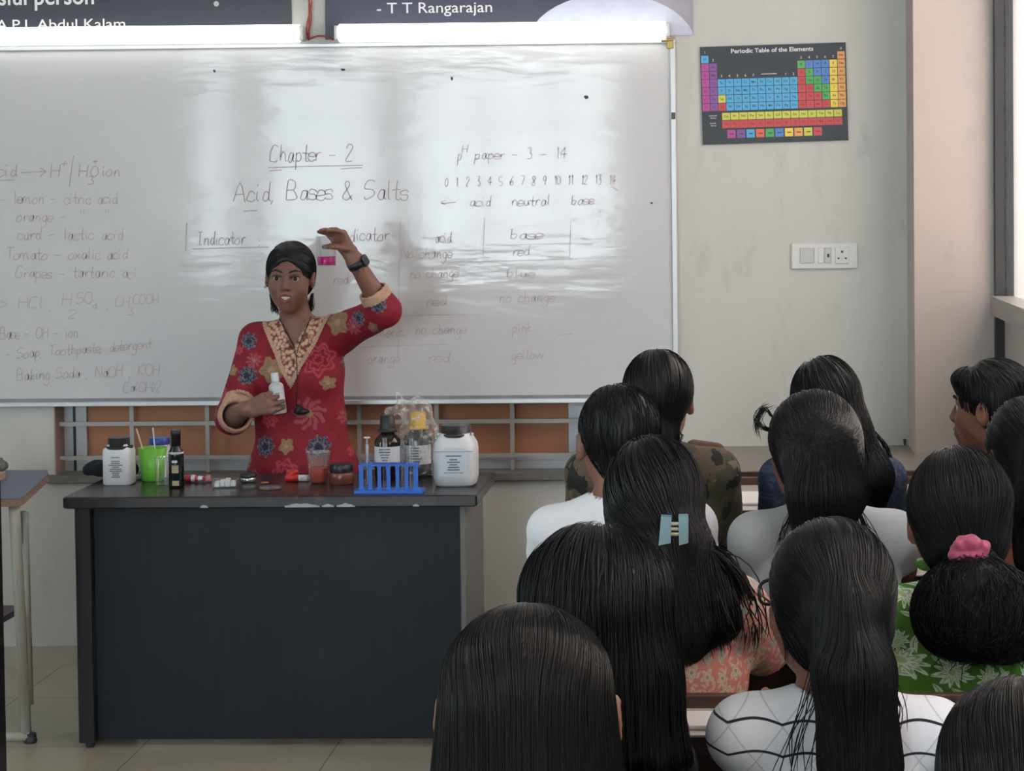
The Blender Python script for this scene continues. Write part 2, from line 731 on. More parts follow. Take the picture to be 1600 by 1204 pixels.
tag(boxo('house_outside', SIDEX + 1.15, SIDEX + 1.4, -4.0, 17.0, -1.0, 6.5, mat('pale_pink_wall', (0.85, 0.66, 0.58), 0.8, vary=0.06, vscale=2)),
    'pale pink wall of the neighbouring house seen through the window', 'building')

for wi, (a, b) in enumerate(BACKWIN):
    w3 = struct(thing('window_%d' % (wi + 4), None, None, (a, BACKY, 0)))
    L = b - a
    mb = MB()
    for z0, z1 in ((1.0, 1.05), (2.85, 2.9), (2.36, 2.41)):
        mb.box(0, L, -.12, -.06, z0, z1)
    for x in ((0, L * .35, L * .68, L - .05) if L > .6 else (0, L - .05)):
        mb.box(x, x + .05, -.12, -.06, 1.0, 2.9)
    mb.build('window_frame', M_ALU, w3)
    boxo('pane', .05, L - .05, -.095, -.09, 1.05, 2.85, M_PANE, w3)
w4 = struct(thing('window_7', None, None, (LEFTX, FILL_WIN[0], 0)))  # frame and pane of the added left opening
mb = MB()
L = FILL_WIN[1] - FILL_WIN[0]
for z0, z1 in ((.9, .95), (2.55, 2.6)):
    mb.box(-.12, -.06, 0, L, z0, z1)
for y in (0, L - .05):
    mb.box(-.12, -.06, y, y + .05, .9, 2.6)
mb.build('window_frame', M_ALU, w4)
boxo('pane', -.095, -.09, .05, L - .05, .95, 2.55, M_PANE, w4)
# curtains drawn aside at the back windows
M_CURT = mat('grey_curtain', (0.42, 0.44, 0.46), 0.85, vary=0.05)
for i, (x0, x1) in enumerate(((-4.30, -3.92), (-2.97, -2.72), (-0.95, -0.45))):
    mb = MB()
    n = 40
    for s_, yy in ((0, 0.05), (1, 0.06)):
        pass
    rs = []
    for z in (0.9, 1.8, 2.98):
        ring = []
        for j in range(n + 1):
            u = j / n
            ring.append((x0 + (x1 - x0) * u, BACKY + .07 + .03 * math.sin(u * 38 + i), z))
        for j in range(n, -1, -1):
            u = j / n
            ring.append((x0 + (x1 - x0) * u, BACKY + .076 + .03 * math.sin(u * 38 + i), z))
        rs.append(ring)
    mb.rings(rs, True, True, 0, True)
    o = mb.build('curtain', M_CURT)
    tag(o, ['grey curtain hanging in the back corner of the room', 'grey curtain bunched between the two back windows', 'narrow grey curtain gathered at the last back window'][i], 'curtain', 'curtains at the back windows')

# ------------------------------------------------------------------ whiteboard
BF = WALLY - 0.028        # face of the board
bx0, bx1 = W(-26, 340, BF).x, W(1049, 340, BF).x
bz0, bz1 = W(500, 624.5, BF).z, W(500, 74, BF).z
board = thing('whiteboard', 'wide glossy whiteboard covered in faint red handwriting behind the teacher', 'whiteboard', (0, 0, 0))


def board_mat():
    m, t, p = nt('whiteboard_enamel')
    v = objco(t)
    n = noise(t, v, 2.2, 4)
    c = mixc(t, n.outputs['Fac'], (0.63, 0.635, 0.65), (0.69, 0.695, 0.705))
    ns = noise(t, objco(t, (1, 1, 5)), 3.0, 5, 0.6)
    f = math_(t, 'MAXIMUM', math_(t, 'MULTIPLY', math_(t, 'SUBTRACT', ns.outputs['Fac'], 0.55), 0.8), 0.0)
    t.links.new(mixc(t, f, c, (0.58, 0.54, 0.55)), p.inputs['Base Color'])
    p.inputs['Roughness'].default_value = 0.09
    p.inputs['IOR'].default_value = 1.47
    # long shallow ripples of the laminate
    w1 = noise(t, objco(t, (1.0, 1.0, 3.2)), 3.4, 3, 0.5)
    w2 = noise(t, objco(t, (1.0, 1.0, 4.5)), 9.0, 2, 0.5)
    h = math_(t, 'ADD', w1.outputs['Fac'], math_(t, 'MULTIPLY', w2.outputs['Fac'], 0.22))
    bump(t, p, h, 0.22, 0.006)
    return m


boxo('board_panel', bx0, bx1, BF, WALLY - .004, bz0, bz1, board_mat(), board)
M_BFR = mat('board_frame', (0.62, 0.63, 0.64), 0.35, 0.5)
mb = MB()
fw = .021
mb.box(bx0 - fw, bx1 + fw, BF - .008, WALLY, bz1, bz1 + .0135, 0, .003)
mb.box(bx1, bx1 + fw, BF - .008, WALLY, bz0, bz1, 0, .003)
mb.box(bx0 - fw, bx0, BF - .008, WALLY, bz0, bz1, 0, .003)
mb.build('board_frame', M_BFR, board)
MB().box(bx0 - fw, bx1 + fw, BF - .016, WALLY, bz0 - .016, bz0, 0, .003).box(bx0, bx1, BF - .004, BF + .002, bz0, bz0 + .012, 1).build('bottom_rail', [M_BFR, mat('ink_dust', (0.26, 0.26, 0.30), 0.7, vary=0.4, vscale=12)], board)
cx_, cz_ = W(1047, 66, BF - .01).x, W(1047, 66, BF - .01).z
mb = MB().box(cx_ - .012, cx_ + .012, BF - .014, BF + .01, cz_ - .022, cz_ + .008, 0, .003).tube([(cx_ - .03, BF - .014, cz_ + .006), (cx_ + .012, BF - .014, cz_ + .010)], .005)
mb.build('corner_clip', mat('brass', (0.45, 0.33, 0.12), 0.4, 0.7), board)
mb = MB()
q = W(1050, 181, BF)
mb.box(q.x - .002, q.x + .012, BF - .012, BF, q.z - .012, q.z + .012, 0, .002)
mb.build('frame_stopper', mat('dark_rubber', (0.08, 0.08, 0.08), 0.6), board)
M_SPECK = mat('black_tape', (0.04, 0.045, 0.05), 0.6)
for px, py, w, h_ in ((335, 111, 4, 5), (536, 109, 8, 4), (706, 123, 4, 6), (916, 152, 8, 6), (1018, 317, 5, 3)):
    q = W(px, py, BF)
    k = WALLY / F / 2
    mb = MB().rings([[(q.x + k * w * x, y, q.z + k * h_ * z) for x, z in ((-1, .3), (-.2, -1), (.9, -.5), (.7, .8), (-.5, 1))] for y in (BF - .002, BF)][::-1])
    mb.build('tape_scrap', M_SPECK, board)

# handwriting: a hand-drawn single-stroke alphabet, baseline 4, x-height 8, ascender c
GLY = {
    'a': (5, '48 28 16 15 24 34 46 48 45 54'), 'b': (5, '1c 14/15 34 46 47 38 17'), 'c': (4, '47 38 18 06 05 14 34 45'),
    'd': (5, '47 28 16 15 24 34 46/4c 45 54'), 'e': (4, '06 46 47 38 18 06 05 14 34 45'), 'f': (4, '4c 3c 2b 20/08 48'),
    'g': (5, '48 28 16 15 24 34 46/48 42 30 10 01'), 'h': (5, '1c 14/16 28 38 47 44 54'), 'i': (3, '18 15 24/1a 1b'),
    'j': (3, '28 21 10 00/2a 2b'), 'k': (5, '1c 14/48 16 44'), 'l': (3, '1c 15 24'), 'm': (8, '08 04/06 18 28 34/36 48 58 64 74'),
    'n': (5, '18 14/16 28 38 47 44 54'), 'o': (5, '28 17 05 14 34 45 47 38 28'), 'p': (5, '18 10/17 38 47 45 34 14'),
    'r': (4, '18 14/16 28 48'), 's': (4, '47 38 18 07 16 36 45 34 14 05'), 't': (4, '2c 25 34 44/08 48'),
    'u': (5, '18 15 24 34 46/48 45 54'), 'v': (5, '08 24 48'), 'w': (7, '08 14 38 54 68'), 'x': (5, '08 44/48 04'),
    'y': (5, '18 15 24 34 46/48 42 30 10'), 'z': (5, '08 48 04 44'), 'A': (7, '04 3c 64/17 57'),
    'B': (6, '04 0c 3c 4b 49 38 08/38 56 55 44 04'), 'C': (6, '5b 3c 1b 08 05 14 44 55'), 'G': (6, '5b 3c 1b 08 05 14 44 57 37'),
    'H': (6, '0c 04/5c 54/08 58'), 'I': (5, '0c 4c/2c 24/04 44'), 'K': (6, '0c 04/5c 08 54'), 'N': (6, '04 0c 54 5c'),
    'O': (7, '3c 1b 07 15 34 55 67 5b 3c'), 'S': (6, '5b 3c 1b 09 18 48 56 45 14 05'), 'T': (6, '0c 6c/3c 34'), 'L': (5, '1c 14 54'),
    '0': (5, '2c 0a 06 24 46 4a 2c'), '1': (4, '1a 2c 24'), '2': (5, '0a 1c 3c 4a 04 44'), '3': (5, '0c 3c 28 38 46 34 04'),
    '4': (5, '3c 07 57/3c 34'), '5': (5, '4c 0c 08 38 46 34 04'), '6': (5, '3c 07 05 24 45 47 28 06'), '7': (5, '0c 4c 14'),
    '8': (5, '28 0a 1c 3c 4a 28 05 14 34 45 28'), '9': (5, '4a 2c 0a 18 48/4b 34'), '-': (6, '07 47'), ',': (3, '14 02'),
    ':': (3, '16 17/14 13'), '>': (6, '09 47 05'), '<': (6, '49 07 45'), '(': (3, '2c 08 24'), ')': (3, '0c 28 04'),
    '+': (5, '26 2a/08 48'), '&': (6, '54 1a 2c 3a 06 14 34 56'), '/': (5, '02 4d'), '"': (4, '0c 0a/2c 2a'), ' ': (5, ''), '.': (2, '14 15'),
}


def smooth_line(p):
    p = [Vector(q) for q in p]
    if len(p) < 3:
        return p
    out = []
    for i in range(len(p) - 1):
        a, b, c, d = p[max(i - 1, 0)], p[i], p[i + 1], p[min(i + 2, len(p) - 1)]
        for t in (0, .33, .66):
            out.append(0.5 * ((2 * b) + (c - a) * t + (2 * a - 5 * b + 4 * c - d) * t * t + (3 * b - a - 3 * c + d) * t ** 3))
    out.append(p[-1])
    return out


def ribbon(mb, pts, w):
    pts = [Vector(p) for p in pts]
    v, f = [], []
    for i, p in enumerate(pts):
        d = pts[min(i + 1, len(pts) - 1)] - pts[max(i - 1, 0)]
        n = Vector((-d.z, 0, d.x))
        n = n.normalized() * w / 2 if n.length > 1e-9 else Vector((0, 0, w / 2))
        v += [p - n, p + n]
        if i:
            f.append((2 * i - 2, 2 * i, 2 * i + 1, 2 * i - 1))
    mb.add(v, f)


INKY = BF - .0012
INKW = .0033


def wtext(mb, s, x0, x1, yb, xh, dy=0, w=INKW):
    """write s so that it runs from pixel x0 to x1 on baseline yb"""
    a, b = W(x0, yb, INKY), W(x1, yb - dy, INKY)
    tot = sum(GLY[c][0] for c in s)
    ux = (b - a) / tot
    u = xh * WALLY / F / 4
    x = 0.0
    for c in s:
        gw, st = GLY[c]
        jz = RNG.uniform(-.4, .4)
        for k in st.split('/') if st else []:
            pts = []
            for q in k.split():
                gx, gy = int(q[0], 16), int(q[1], 16) - 4
                gx += RNG.uniform(-.25, .25) + gy * .12
                gy += RNG.uniform(-.25, .25) + jz
                pts.append(a + ux * (x + gx) + Vector((0, 0, gy * u)))
            ribbon(mb, smooth_line(pts), w)
        x += gw


def wline(mb, x0, y0, x1, y1, w=INKW):
    ribbon(mb, [W(x0, y0, INKY), W((x0 + x1) / 2, (y0 + y1) / 2 - .5, INKY), W(x1, y1, INKY)], w)


m_ink = mat('faded_red_ink', (0.49, 0.375, 0.39), 0.35, vary=0.22, vscale=40)
m_ink2 = mat('faint_red_ink', (0.56, 0.455, 0.47), 0.35, vary=0.22, vscale=40)
b1 = MB()
wtext(b1, 'Acid', -22, 27, 275, 10); wline(b1, -20, 284, 22, 281)
wline(b1, 33, 270, 72, 268); wline(b1, 62, 262, 72, 268); wline(b1, 62, 276, 72, 268)
wtext(b1, 'H', 79, 95, 277, 10); wtext(b1, '+', 95, 107, 264, 8)
wline(b1, 115, 243, 108, 292)
wtext(b1, 'H', 123, 138, 276, 9); wtext(b1, '3', 137, 148, 288, 6); wtext(b1, 'O', 141, 155, 276, 8); wtext(b1, '+', 144, 154, 258, 6)
wtext(b1, 'ion', 158, 188, 275, 9)
b1.build('handwriting', m_ink, board)
b1 = MB()
wtext(b1, '- lemon - citric acid', 0, 184, 318, 9)
wtext(b1, 'orange -  "   "', 25, 172, 346, 9)
wtext(b1, 'curd - lactic acid', 27, 193, 374, 9)
wtext(b1, 'Tomato - oxalic acid', 9, 200, 405, 9)
wtext(b1, 'Grapes - tartaric aci', 24, 214, 434, 9)
b1.build('handwriting', m_ink2, board)
b1 = MB()
wtext(b1, '> HCl', 0, 68, 482, 9, 2); wtext(b1, ',', 76, 84, 484, 8)
wtext(b1, 'H', 97, 113, 478, 10); wtext(b1, '2', 106, 120, 498, 7); wtext(b1, 'SO', 119, 146, 474, 9); wtext(b1, '4', 143, 154, 484, 5)
wtext(b1, ',', 166, 173, 482, 8); wtext(b1, 'CH', 180, 203, 478, 8); wtext(b1, '3', 198, 210, 492, 6); wtext(b1, 'COOH', 208, 248, 475, 8)
wtext(b1, 'Base - OH - ion', 0, 122, 529, 9, 2)
wtext(b1, 'e - Soap, Toothpaste, detergent', -8, 237, 562, 8, 18)
wtext(b1, 'Baking Soda , NaOH , KOH', 26, 250, 594, 9, 8)
wtext(b1, 'Ca(OH)2', 192, 252, 612, 8)
b1.build('handwriting', m_ink2, board)
b1 = MB()
wtext(b1, 'Chapter - 2', 421, 552, 252, 13, w=.004); wline(b1, 419, 262, 567, 258); wline(b1, 421, 267, 440, 266); wline(b1, 532, 264, 566, 262)
wtext(b1, 'Acid, Bases & Salts', 364, 637, 314, 15, 3, w=.004); wline(b1, 380, 330, 402, 329)
wtext(b1, 'Indicator  :', 308, 408, 382, 10, 0); wline(b1, 301, 389, 420, 386); wline(b1, 292, 348, 290, 392)
wtext(b1, 'indicator', 528, 608, 377, 10, 2)
b1.build('handwriting', m_ink, board)
b1 = MB()
wtext(b1, 'p', 714, 722, 250, 9); wtext(b1, 'H', 722, 731, 239, 6); wtext(b1, 'paper - 3 - 14', 740, 886, 249, 8, 2)
wtext(b1, '0  1  2  3  4  5  6  7  8  9  10  11  12  13  14', 695, 962, 291, 7, 4)
wline(b1, 690, 318, 712, 316); wtext(b1, '<', 688, 700, 322, 7); wtext(b1, 'acid   neutral   base', 733, 928, 322, 8, 3); wline(b1, 955, 292, 966, 298)
b1.build('handwriting', m_ink2, board)
b1 = MB()
for s_, x0, x1, y in (('acid', 679, 706, 378), ('base', 795, 848, 374), ('No change', 627, 706, 403), ('red', 800, 828, 399), ('red', 520, 545, 444),
                      ('no change', 640, 716, 434), ('blue', 789, 835, 434), ('red', 664, 699, 478), ('no change', 779, 866, 472),
                      ('turmeric', 566, 630, 526), ('no change', 648, 728, 522), ('pink', 799, 832, 519), ('orange', 574, 624, 567),
                      ('red', 667, 704, 566), ('yellow', 798, 850, 561)):
    wtext(b1, s_, x0, x1, y, 8, 1)
for a in ((700, 410, 895, 405), (785, 383, 892, 380), (870, 524, 895, 521), (560, 542, 700, 538), (560, 496, 760, 490), (757, 340, 755, 400), (625, 345, 622, 560), (892, 345, 890, 405)):
    wline(b1, *a, w=.002)
b1.build('handwriting', m_ink2, board)

# ------------------------------------------------------------------ posters over the board
PY = WALLY - .006
M_PBLK = mat('poster_navy', (0.040, 0.046, 0.062), 0.4, vary=0.1, vscale=3)
M_PWHT = mat('poster_white', (0.80, 0.80, 0.82), 0.45)


def poster(name, label, corners, m):
    """a flat printed sheet from four pixel corners, 4 mm off the wall"""
    t = thing(name, label, 'poster')
    P = [W(px, py, PY) for px, py in corners]
    mb = MB().rings([[Vector((p.x, PY + .005, p.z)) for p in P], [Vector((p.x, PY, p.z)) for p in P]], True, True)
    mb.build('sheet', m, t)
    return t


p1 = poster('motivational_poster', 'dark poster above the board ending in a cropped quotation about a successful person', ((-260, 54), (456, 48), (450, -260), (-260, -260)), M_PBLK)
mb = MB()
q = W(-52, 8, PY - .0012)
text_into(mb, 'successful person', W(-92, 9, PY - .0012), .088, bold=.016, width=W(147, 9, PY).x - W(-92, 9, PY).x)
text_into(mb, '- A.P.J. Abdul Kalam', W(-22, 47, PY - .0012), .052, bold=.004, width=W(196, 9, PY).x - W(-22, 9, PY).x)
mb.build('lettering', M_PWHT, p1)
q = W(338, 6, PY - .001)
o = MB().lathe([(.0095, 0), (.0095, .001)], (0, 0, 0), 16).build('mounting_stud', mat('stud_grey', (.5, .5, .52), .4), p1)
o.location = q
o.rotation_euler = (R(90), 0, 0)
p2 = poster('portrait_poster', 'dark poster above the board with an author name and a white shirted portrait', ((508, 62), (1001, 56), (1006, -260), (508, -260)), mat('poster_violet', (0.060, 0.058, 0.10), 0.4, vary=0.12, vscale=3))
mb = MB()
text_into(mb, '- T T Rangarajan', W(588, 21, PY - .0012), .054, bold=.004, width=W(769, 15, PY).x - W(588, 15, PY).x)
mb.build('lettering', M_PWHT, p2)
P = [W(px, py, PY + .001) for px, py in ((1001, 56), (1083, 54), (1083, -260), (1001, -260))]
MB().rings([[Vector((p.x, PY + .005, p.z)) for p in P], [Vector((p.x, PY, p.z)) for p in P]]).build('pale_border', mat('poster_lilac', (0.42, 0.39, 0.45), 0.5, vary=.1, vscale=6), p2)
pts = [(822, 58)] + [(955 + 132 * math.cos(a), 72 - 82 * math.sin(a)) for a in [math.pi * (1 - k / 22) for k in range(2, 21)]] + [(1082, 55)]
P = [W(px, py, PY - .0008) for px, py in pts]
MB().rings([[Vector((p.x, PY, p.z)) for p in P], [Vector((p.x, PY - .001, p.z)) for p in P]]).build('portrait_shirt', mat('shirt_print', (0.62, 0.66, 0.80), 0.5, vary=.15, vscale=16), p2)

# tube lights on battens
for px0, px1, py0, py1, lab in ((-45, 474, 57, 52, 'lit white tube light above the board under the left poster'), (523, 1046, 51.5, 46.5, 'lit white tube light above the board under the portrait poster')):
    a, b = W(px0, py0, WALLY - .062), W(px1, py1, WALLY - .062)
    L = (b - a).length
    t = thing('tube_light', lab, 'tube light', a, 0, 'tube lights over the whiteboard')
    t.rotation_euler = (0, -math.atan2(b.z - a.z, b.x - a.x), 0)
    hz = .032  # lit cover taller than the tube itself: its glow put into the shape
    MB().box(0, L, .01, .05, -hz * .6, hz * .6, 0, .004).build('batten', mat('batten_white', (0.75, 0.75, 0.74), 0.4), t)
    rs = []
    for x in (.012, .016, L - .016, L - .012):
        k = .8 if x in (.012, L - .012) else 1.0
        rs.append([(x, .012 - .034 * k * math.sin(u), hz * k * math.cos(u)) for u in [math.pi * j / 12 for j in range(13)]])
    MB().rings(rs, True, True, 0, True).build('glow_diffuser', emit('lit_tube', (1.0, 0.98, 0.94), 4.5), t)
    for x in (0, L - .014):
        MB().box(x, x + .014, -.015, .045, -hz * .8, hz * .8, 0, .003).build('end_cap', mat('cap_white', (0.7, 0.7, 0.68), 0.4), t)

mb = MB()
for dx, ph in ((0, 0), (4, 1.5), (-3, 3)):
    mb.tube([W(483 + dx * math.sin(y * .07 + ph), y, WALLY - .01) for y in range(-60, 64, 6)], .0028, 6)
mb.tube([W(481 + k * 5, 62 - 6 * math.sin(k * .4), WALLY - .012) for k in range(9)], .0035, 6)
tag(mb.build('red_wire', mat('red_wire_plastic', (0.42, 0.07, 0.07), 0.5)), 'twisted red wires hanging between the two posters', 'wire')

# ------------------------------------------------------------------ periodic table
ptw, pth = W(1321, 70, PY).x - W(1093, 70, PY).x, W(1200, 73, PY).z - W(1200, 226, PY).z
pt = thing('periodic_table_poster', 'small black poster of the coloured periodic table right of the whiteboard', 'poster', W(1093.5, 73.5, PY))
pt.rotation_euler = (0, -R(1.2), R(0))
boxo('sheet', 0, ptw, -.001, .005, -pth, 0, mat('poster_black', (0.040, 0.048, 0.058), 0.45), pt)
U = ptw / 1245.0
PC = {'m': srgb(186, 84, 156), 'v': srgb(140, 92, 165), 'b': srgb(92, 178, 226), 'g': srgb(88, 178, 96), 'u': srgb(92, 138, 208), 'r': srgb(206, 84, 88), 'y': srgb(244, 214, 90), 'o': srgb(238, 172, 96), 'l': srgb(212, 214, 92), 's': srgb(232, 112, 92)}
keys = list(PC)
cm = [mat('print_' + n, PC[k], 0.5) for k, n in zip(keys, ('magenta', 'violet', 'sky', 'green', 'blue', 'red', 'yellow', 'orange', 'lime', 'salmon'))]
mb, tx = MB(), MB()
Y1, Y2 = -.0016, -.0022
X0, Y0, CW = 5.0, 73.0, 68.4
rows = {
    1: 'H' + ' ' * 16 + 'He', 2: '', 3: ''}
SYM = [['H'] + [''] * 16 + ['He'],
       ['Li', 'Be'] + [''] * 10 + ['B', 'C', 'N', 'O', 'F', 'Ne'],
       ['Na', 'Mg'] + [''] * 10 + ['Al', 'Si', 'P', 'S', 'Cl', 'Ar'],
       'K Ca Sc Ti V Cr Mn Fe Co Ni Cu Zn Ga Ge As Se Br Kr'.split(),
       'Rb Sr Y Zr Nb Mo Tc Ru Rh Pd Ag Cd In Sn Sb Te I Xe'.split(),
       'Cs Ba La Hf Ta W Re Os Ir Pt Au Hg Tl Pb Bi Po At Rn'.split(),
       'Fr Ra Ac Rf Db Sg Bh Hs Mt Ds Rg Cn Nh Fl Mc Lv Ts Og'.split()]
KEY = ['b                o', 'mv          guuuyo', 'mv          rguuyo', 'mvbbbbbbbbbbrgguyo', 'mvbbbbbbbbbbrrggyo', 'mvlbbbbbbbbbrrrgyo', 'mvrbbbbbbbbbrrrryo']


def cell(x, y, w, h, k, s, g=2.5, ts=30):
    mb.add([(U * (x + g), Y1, -U * (y + h - g)), (U * (x + w - g), Y1, -U * (y + h - g)), (U * (x + w - g), Y1, -U * (y + g)), (U * (x + g), Y1, -U * (y + g))], [(0, 1, 2, 3)], keys.index(k))
    if s:
        text_into(tx, s, (U * (x + w / 2), Y2, -U * (y + h * .62)), U * ts, bold=.01, mi={'m': 1, 'v': 2, 'r': 3}.get(k, 0), center=True)


for r_ in range(7):
    for c_ in range(18):
        if KEY[r_][c_] != ' ':
            cell(X0 + c_ * CW, Y0 + r_ * CW, CW, CW, KEY[r_][c_], SYM[r_][c_])
for i, s_ in enumerate('Ce Pr Nd Pm Sm Eu Gd Tb Dy Ho Er Tm Yb Lu'.split()):
    cell(170 + i * 73.5, 566, 73.5, 66, 'l', s_)
for i, s_ in enumerate('Th Pa U Np Pu Am Cm Bk Cf Es Fm Md No Lr'.split()):
    cell(170 + i * 73.5, 634, 73.5, 66, 'r', s_, 1.2)
for i, k in enumerate('mvbsguyolr'):
    cell(212 + i * 82, 714, 72, 72, k, None, 1)
    tx.add([(U * (232 + i * 82), Y2, -U * 755), (U * (268 + i * 82), Y2, -U * 755), (U * (268 + i * 82), Y2, -U * 747), (U * (232 + i * 82), Y2, -U * 747)], [(0, 1, 2, 3)], 3 if k == 'r' else 0)
mb.build('element_cells', cm, pt)
tx.build('element_symbols', [mat('print_ink', (.03, .05, .07), .5), mat('print_ink_magenta', (.22, .05, .18), .5), mat('print_ink_violet', (.12, .05, .2), .5), mat('print_ink_red', (.3, .03, .04), .5)], pt)
tx = MB()
text_into(tx, 'Periodic Table of the Elements', (U * 615, Y2, -U * 62), U * 52, bold=.02, width=U * 705, center=True)
for i, s_ in ((0, '1'), (1, '2'), (12, '3'), (13, '4'), (14, '5'), (15, '6'), (16, '7'), (17, '0')):
    top = min([r_ for r_ in range(7) if KEY[r_][i] != ' '])
    text_into(tx, s_, (U * (X0 + (i + .5) * CW), Y2, -U * (Y0 + top * CW - 14)), U * 30, center=True)
for i in (2, 3, 4, 5, 6, 10, 11):
    text_into(tx, {10: '1', 11: '2'}.get(i, str(i + 1)), (U * (X0 + (i + .5) * CW), Y2, -U * (Y0 + 3 * CW - 14)), U * 30, center=True)
for a, b in ((515, 650),):
    tx.add([(U * a, Y2, -U * 250), (U * b, Y2, -U * 250), (U * b, Y2, -U * 245), (U * a, Y2, -U * 245)], [(0, 1, 2, 3)])
text_into(tx, 'Lanthanide', (U * 60, Y2, -U * 595), U * 20, width=U * 68)
text_into(tx, 'Series', (U * 72, Y2, -U * 615), U * 20)
text_into(tx, 'Actinide', (U * 66, Y2, -U * 660), U * 20, width=U * 52)
text_into(tx, 'Series', (U * 72, Y2, -U * 680), U * 20)
tx.build('lettering', M_PWHT, pt)

# ------------------------------------------------------------------ switch plate
a, b = W(1236, 380, WALLY), W(1340, 419, WALLY)
sw = thing('switch_plate', 'white switch and socket plate on the wall under the periodic table', 'switch', Vector((a.x, WALLY, b.z)))
w_, h_ = b.x - a.x, a.z - b.z
M_SWP = mat('switch_plastic', (0.72, 0.72, 0.69), 0.35)
M_SWG = mat('switch_grey', (0.56, 0.57, 0.56), 0.4)
MB().box(0, w_, -.012, 0, 0, h_, 0, .004).build('plate', M_SWP, sw)
MB().box(w_ * .13, w_ * .35, -.016, -.012, h_ * .22, h_ * .82, 0, .002).build('rocker_switch', M_SWG, sw)
MB().box(w_ * .40, w_ * .49, -.016, -.012, h_ * .22, h_ * .82, 0, .002).build('rocker_switch', M_SWP, sw)
MB().box(w_ * .50, w_ * .60, -.016, -.012, h_ * .22, h_ * .82, 0, .002).box(w_ * .54, w_ * .57, -.0175, -.016, h_ * .45, h_ * .58, 1).build('indicator_switch', [M_SWG, M_SPECK], sw)
mb = MB().box(w_ * .66, w_ * .87, -.015, -.012, h_ * .2, h_ * .84, 0, .002)
for x, z, r_ in ((.765, .66, .004), (.71, .4, .003), (.82, .4, .003)):
    mb.box(w_ * x - r_, w_ * x + r_, -.0158, -.015, h_ * z - r_, h_ * z + r_, 1)
mb.build('socket', [M_SWP, M_SPECK], sw)
q = W(1414, 691, WALLY)
tag(MB().tube([(q.x, WALLY - .004, q.z - .018), (q.x - .002, WALLY - .014, q.z + .012)], [.002, .006]).build('wall_hook', M_SPECK), 'small dark hook on the wall beside the corner pillar', 'hook')


# ================================================================== the demonstration table
TZ = 0.78
tl, tr = Wz(103, 774, TZ), Wz(743, 775.5, TZ)
TX0, TX1, TY0 = tl.x, tr.x, (tl.y + tr.y) / 2
TY1 = Wz(450, 739, TZ).y


def lam(name, col, rough, fac=0.25, spec=.5):
    m, t, p = nt(name)
    p.inputs['Specular IOR Level'].default_value = spec
    v = objco(t, (1, 1, 1))
    n = noise(t, objco(t, (14, 3, 1.2)), 3.0, 5)
    t.links.new(mixc(t, n.outputs['Fac'], tuple(c * (1 - fac) for c in col), tuple(c * (1 + fac) for c in col)), p.inputs['Base Color'])
    n2 = noise(t, v, 6, 3)
    t.links.new(math_(t, 'MULTIPLY_ADD', n2.outputs['Fac'], 0.15, rough - .07), p.inputs['Roughness'])
    return m


M_TTOP = lam('dark_laminate', (0.026, 0.022, 0.023), 0.24)
M_TFRONT = lam('blue_grey_laminate', (0.0125, 0.0170, 0.0255), 0.5, .25, .28)
M_TSIDE = lam('dark_brown_board', (0.011, 0.0095, 0.0105), 0.4)
tab = thing('demonstration_table', 'dark panelled demonstration table holding the chemistry bottles', 'table', (0, 0, 0))
MB().box(TX0, TX1, TY0, TY1, TZ - .036, TZ, 0, .006).build('tabletop', M_TTOP, tab)
sx = W(120, 1000, TY0 + .03).x
boxo('side_panel', sx, sx + .05, TY0 + .03, TY1 - .02, .018, TZ - .036, M_TSIDE, tab, .003)
sx2 = W(731, 1000, TY0 + .05).x
boxo('side_panel', sx2 - .02, sx2, TY0 + .05, TY1 - .02, .018, TZ - .036, mat('lit_side_board', (0.17, 0.16, 0.15), 0.5, vary=.1), tab, .003)  # light on this side put into the colour, paler than the other panel
boxo('front_panel', sx + .05, sx2 - .02, TY0 + .06, TY0 + .08, .022, TZ - .036, M_TFRONT, tab)
mb = MB()
g2 = np.random.default_rng(3)
for a, b, k in ((445, 500, 1.0), (503, 522, .6), (526, 555, .8), (313, 325, .5), (645, 655, .4)):
    p, q = W(a, 789, TY0 + .001), W(b, 789, TY0 + .001)
    n = 9
    up = [Vector((p.x + (q.x - p.x) * i / n, TY0 - .0008, TZ - .031 + .012 * k * g2.uniform(.5, 1) * math.sin(math.pi * min(1, max(.1, i / n))))) for i in range(n + 1)]
    dn = [Vector((v.x, TY0 - .0008, TZ - .0345)) for v in up]
    mb.rings([dn, up], False, False, 0, False, False)
mb.build('chipped_edge', mat('bare_chipboard', (0.36, 0.40, 0.45), 0.7, vary=.2, vscale=40), tab)['label'] = 'pale chipped edge strip'
for x in (sx + .025, sx2 - .012):
    for y in (TY0 + .06, TY1 - .06):
        MB().lathe([(.012, 0), (.014, .004), (.012, .02)], (x, y, 0), 12).build('foot', M_SPECK, tab)

M_BLKP = mat('black_plastic', (0.012, 0.013, 0.018), 0.38)
M_WHTP = mat('white_plastic', (0.66, 0.68, 0.71), 0.38, vary=.03)
M_LABEL = mat('paper_label', (0.60, 0.62, 0.66), 0.6)
M_INK = mat('label_print', (0.10, 0.11, 0.14), 0.6)
M_GLASS = glassy('lab_glass', (0.85, 0.9, 0.92), 0.02, 0.955)
M_CLEAR = glassy('clear_plastic', (0.8, 0.82, 0.84), 0.12, 0.97, 0.05)


def on_table(px, py):
    p = Wz(px, py, TZ)
    p.y = min(max(p.y, TY0 + .03), TY1 - .03)
    return p, p.y / F           # point, metres per pixel


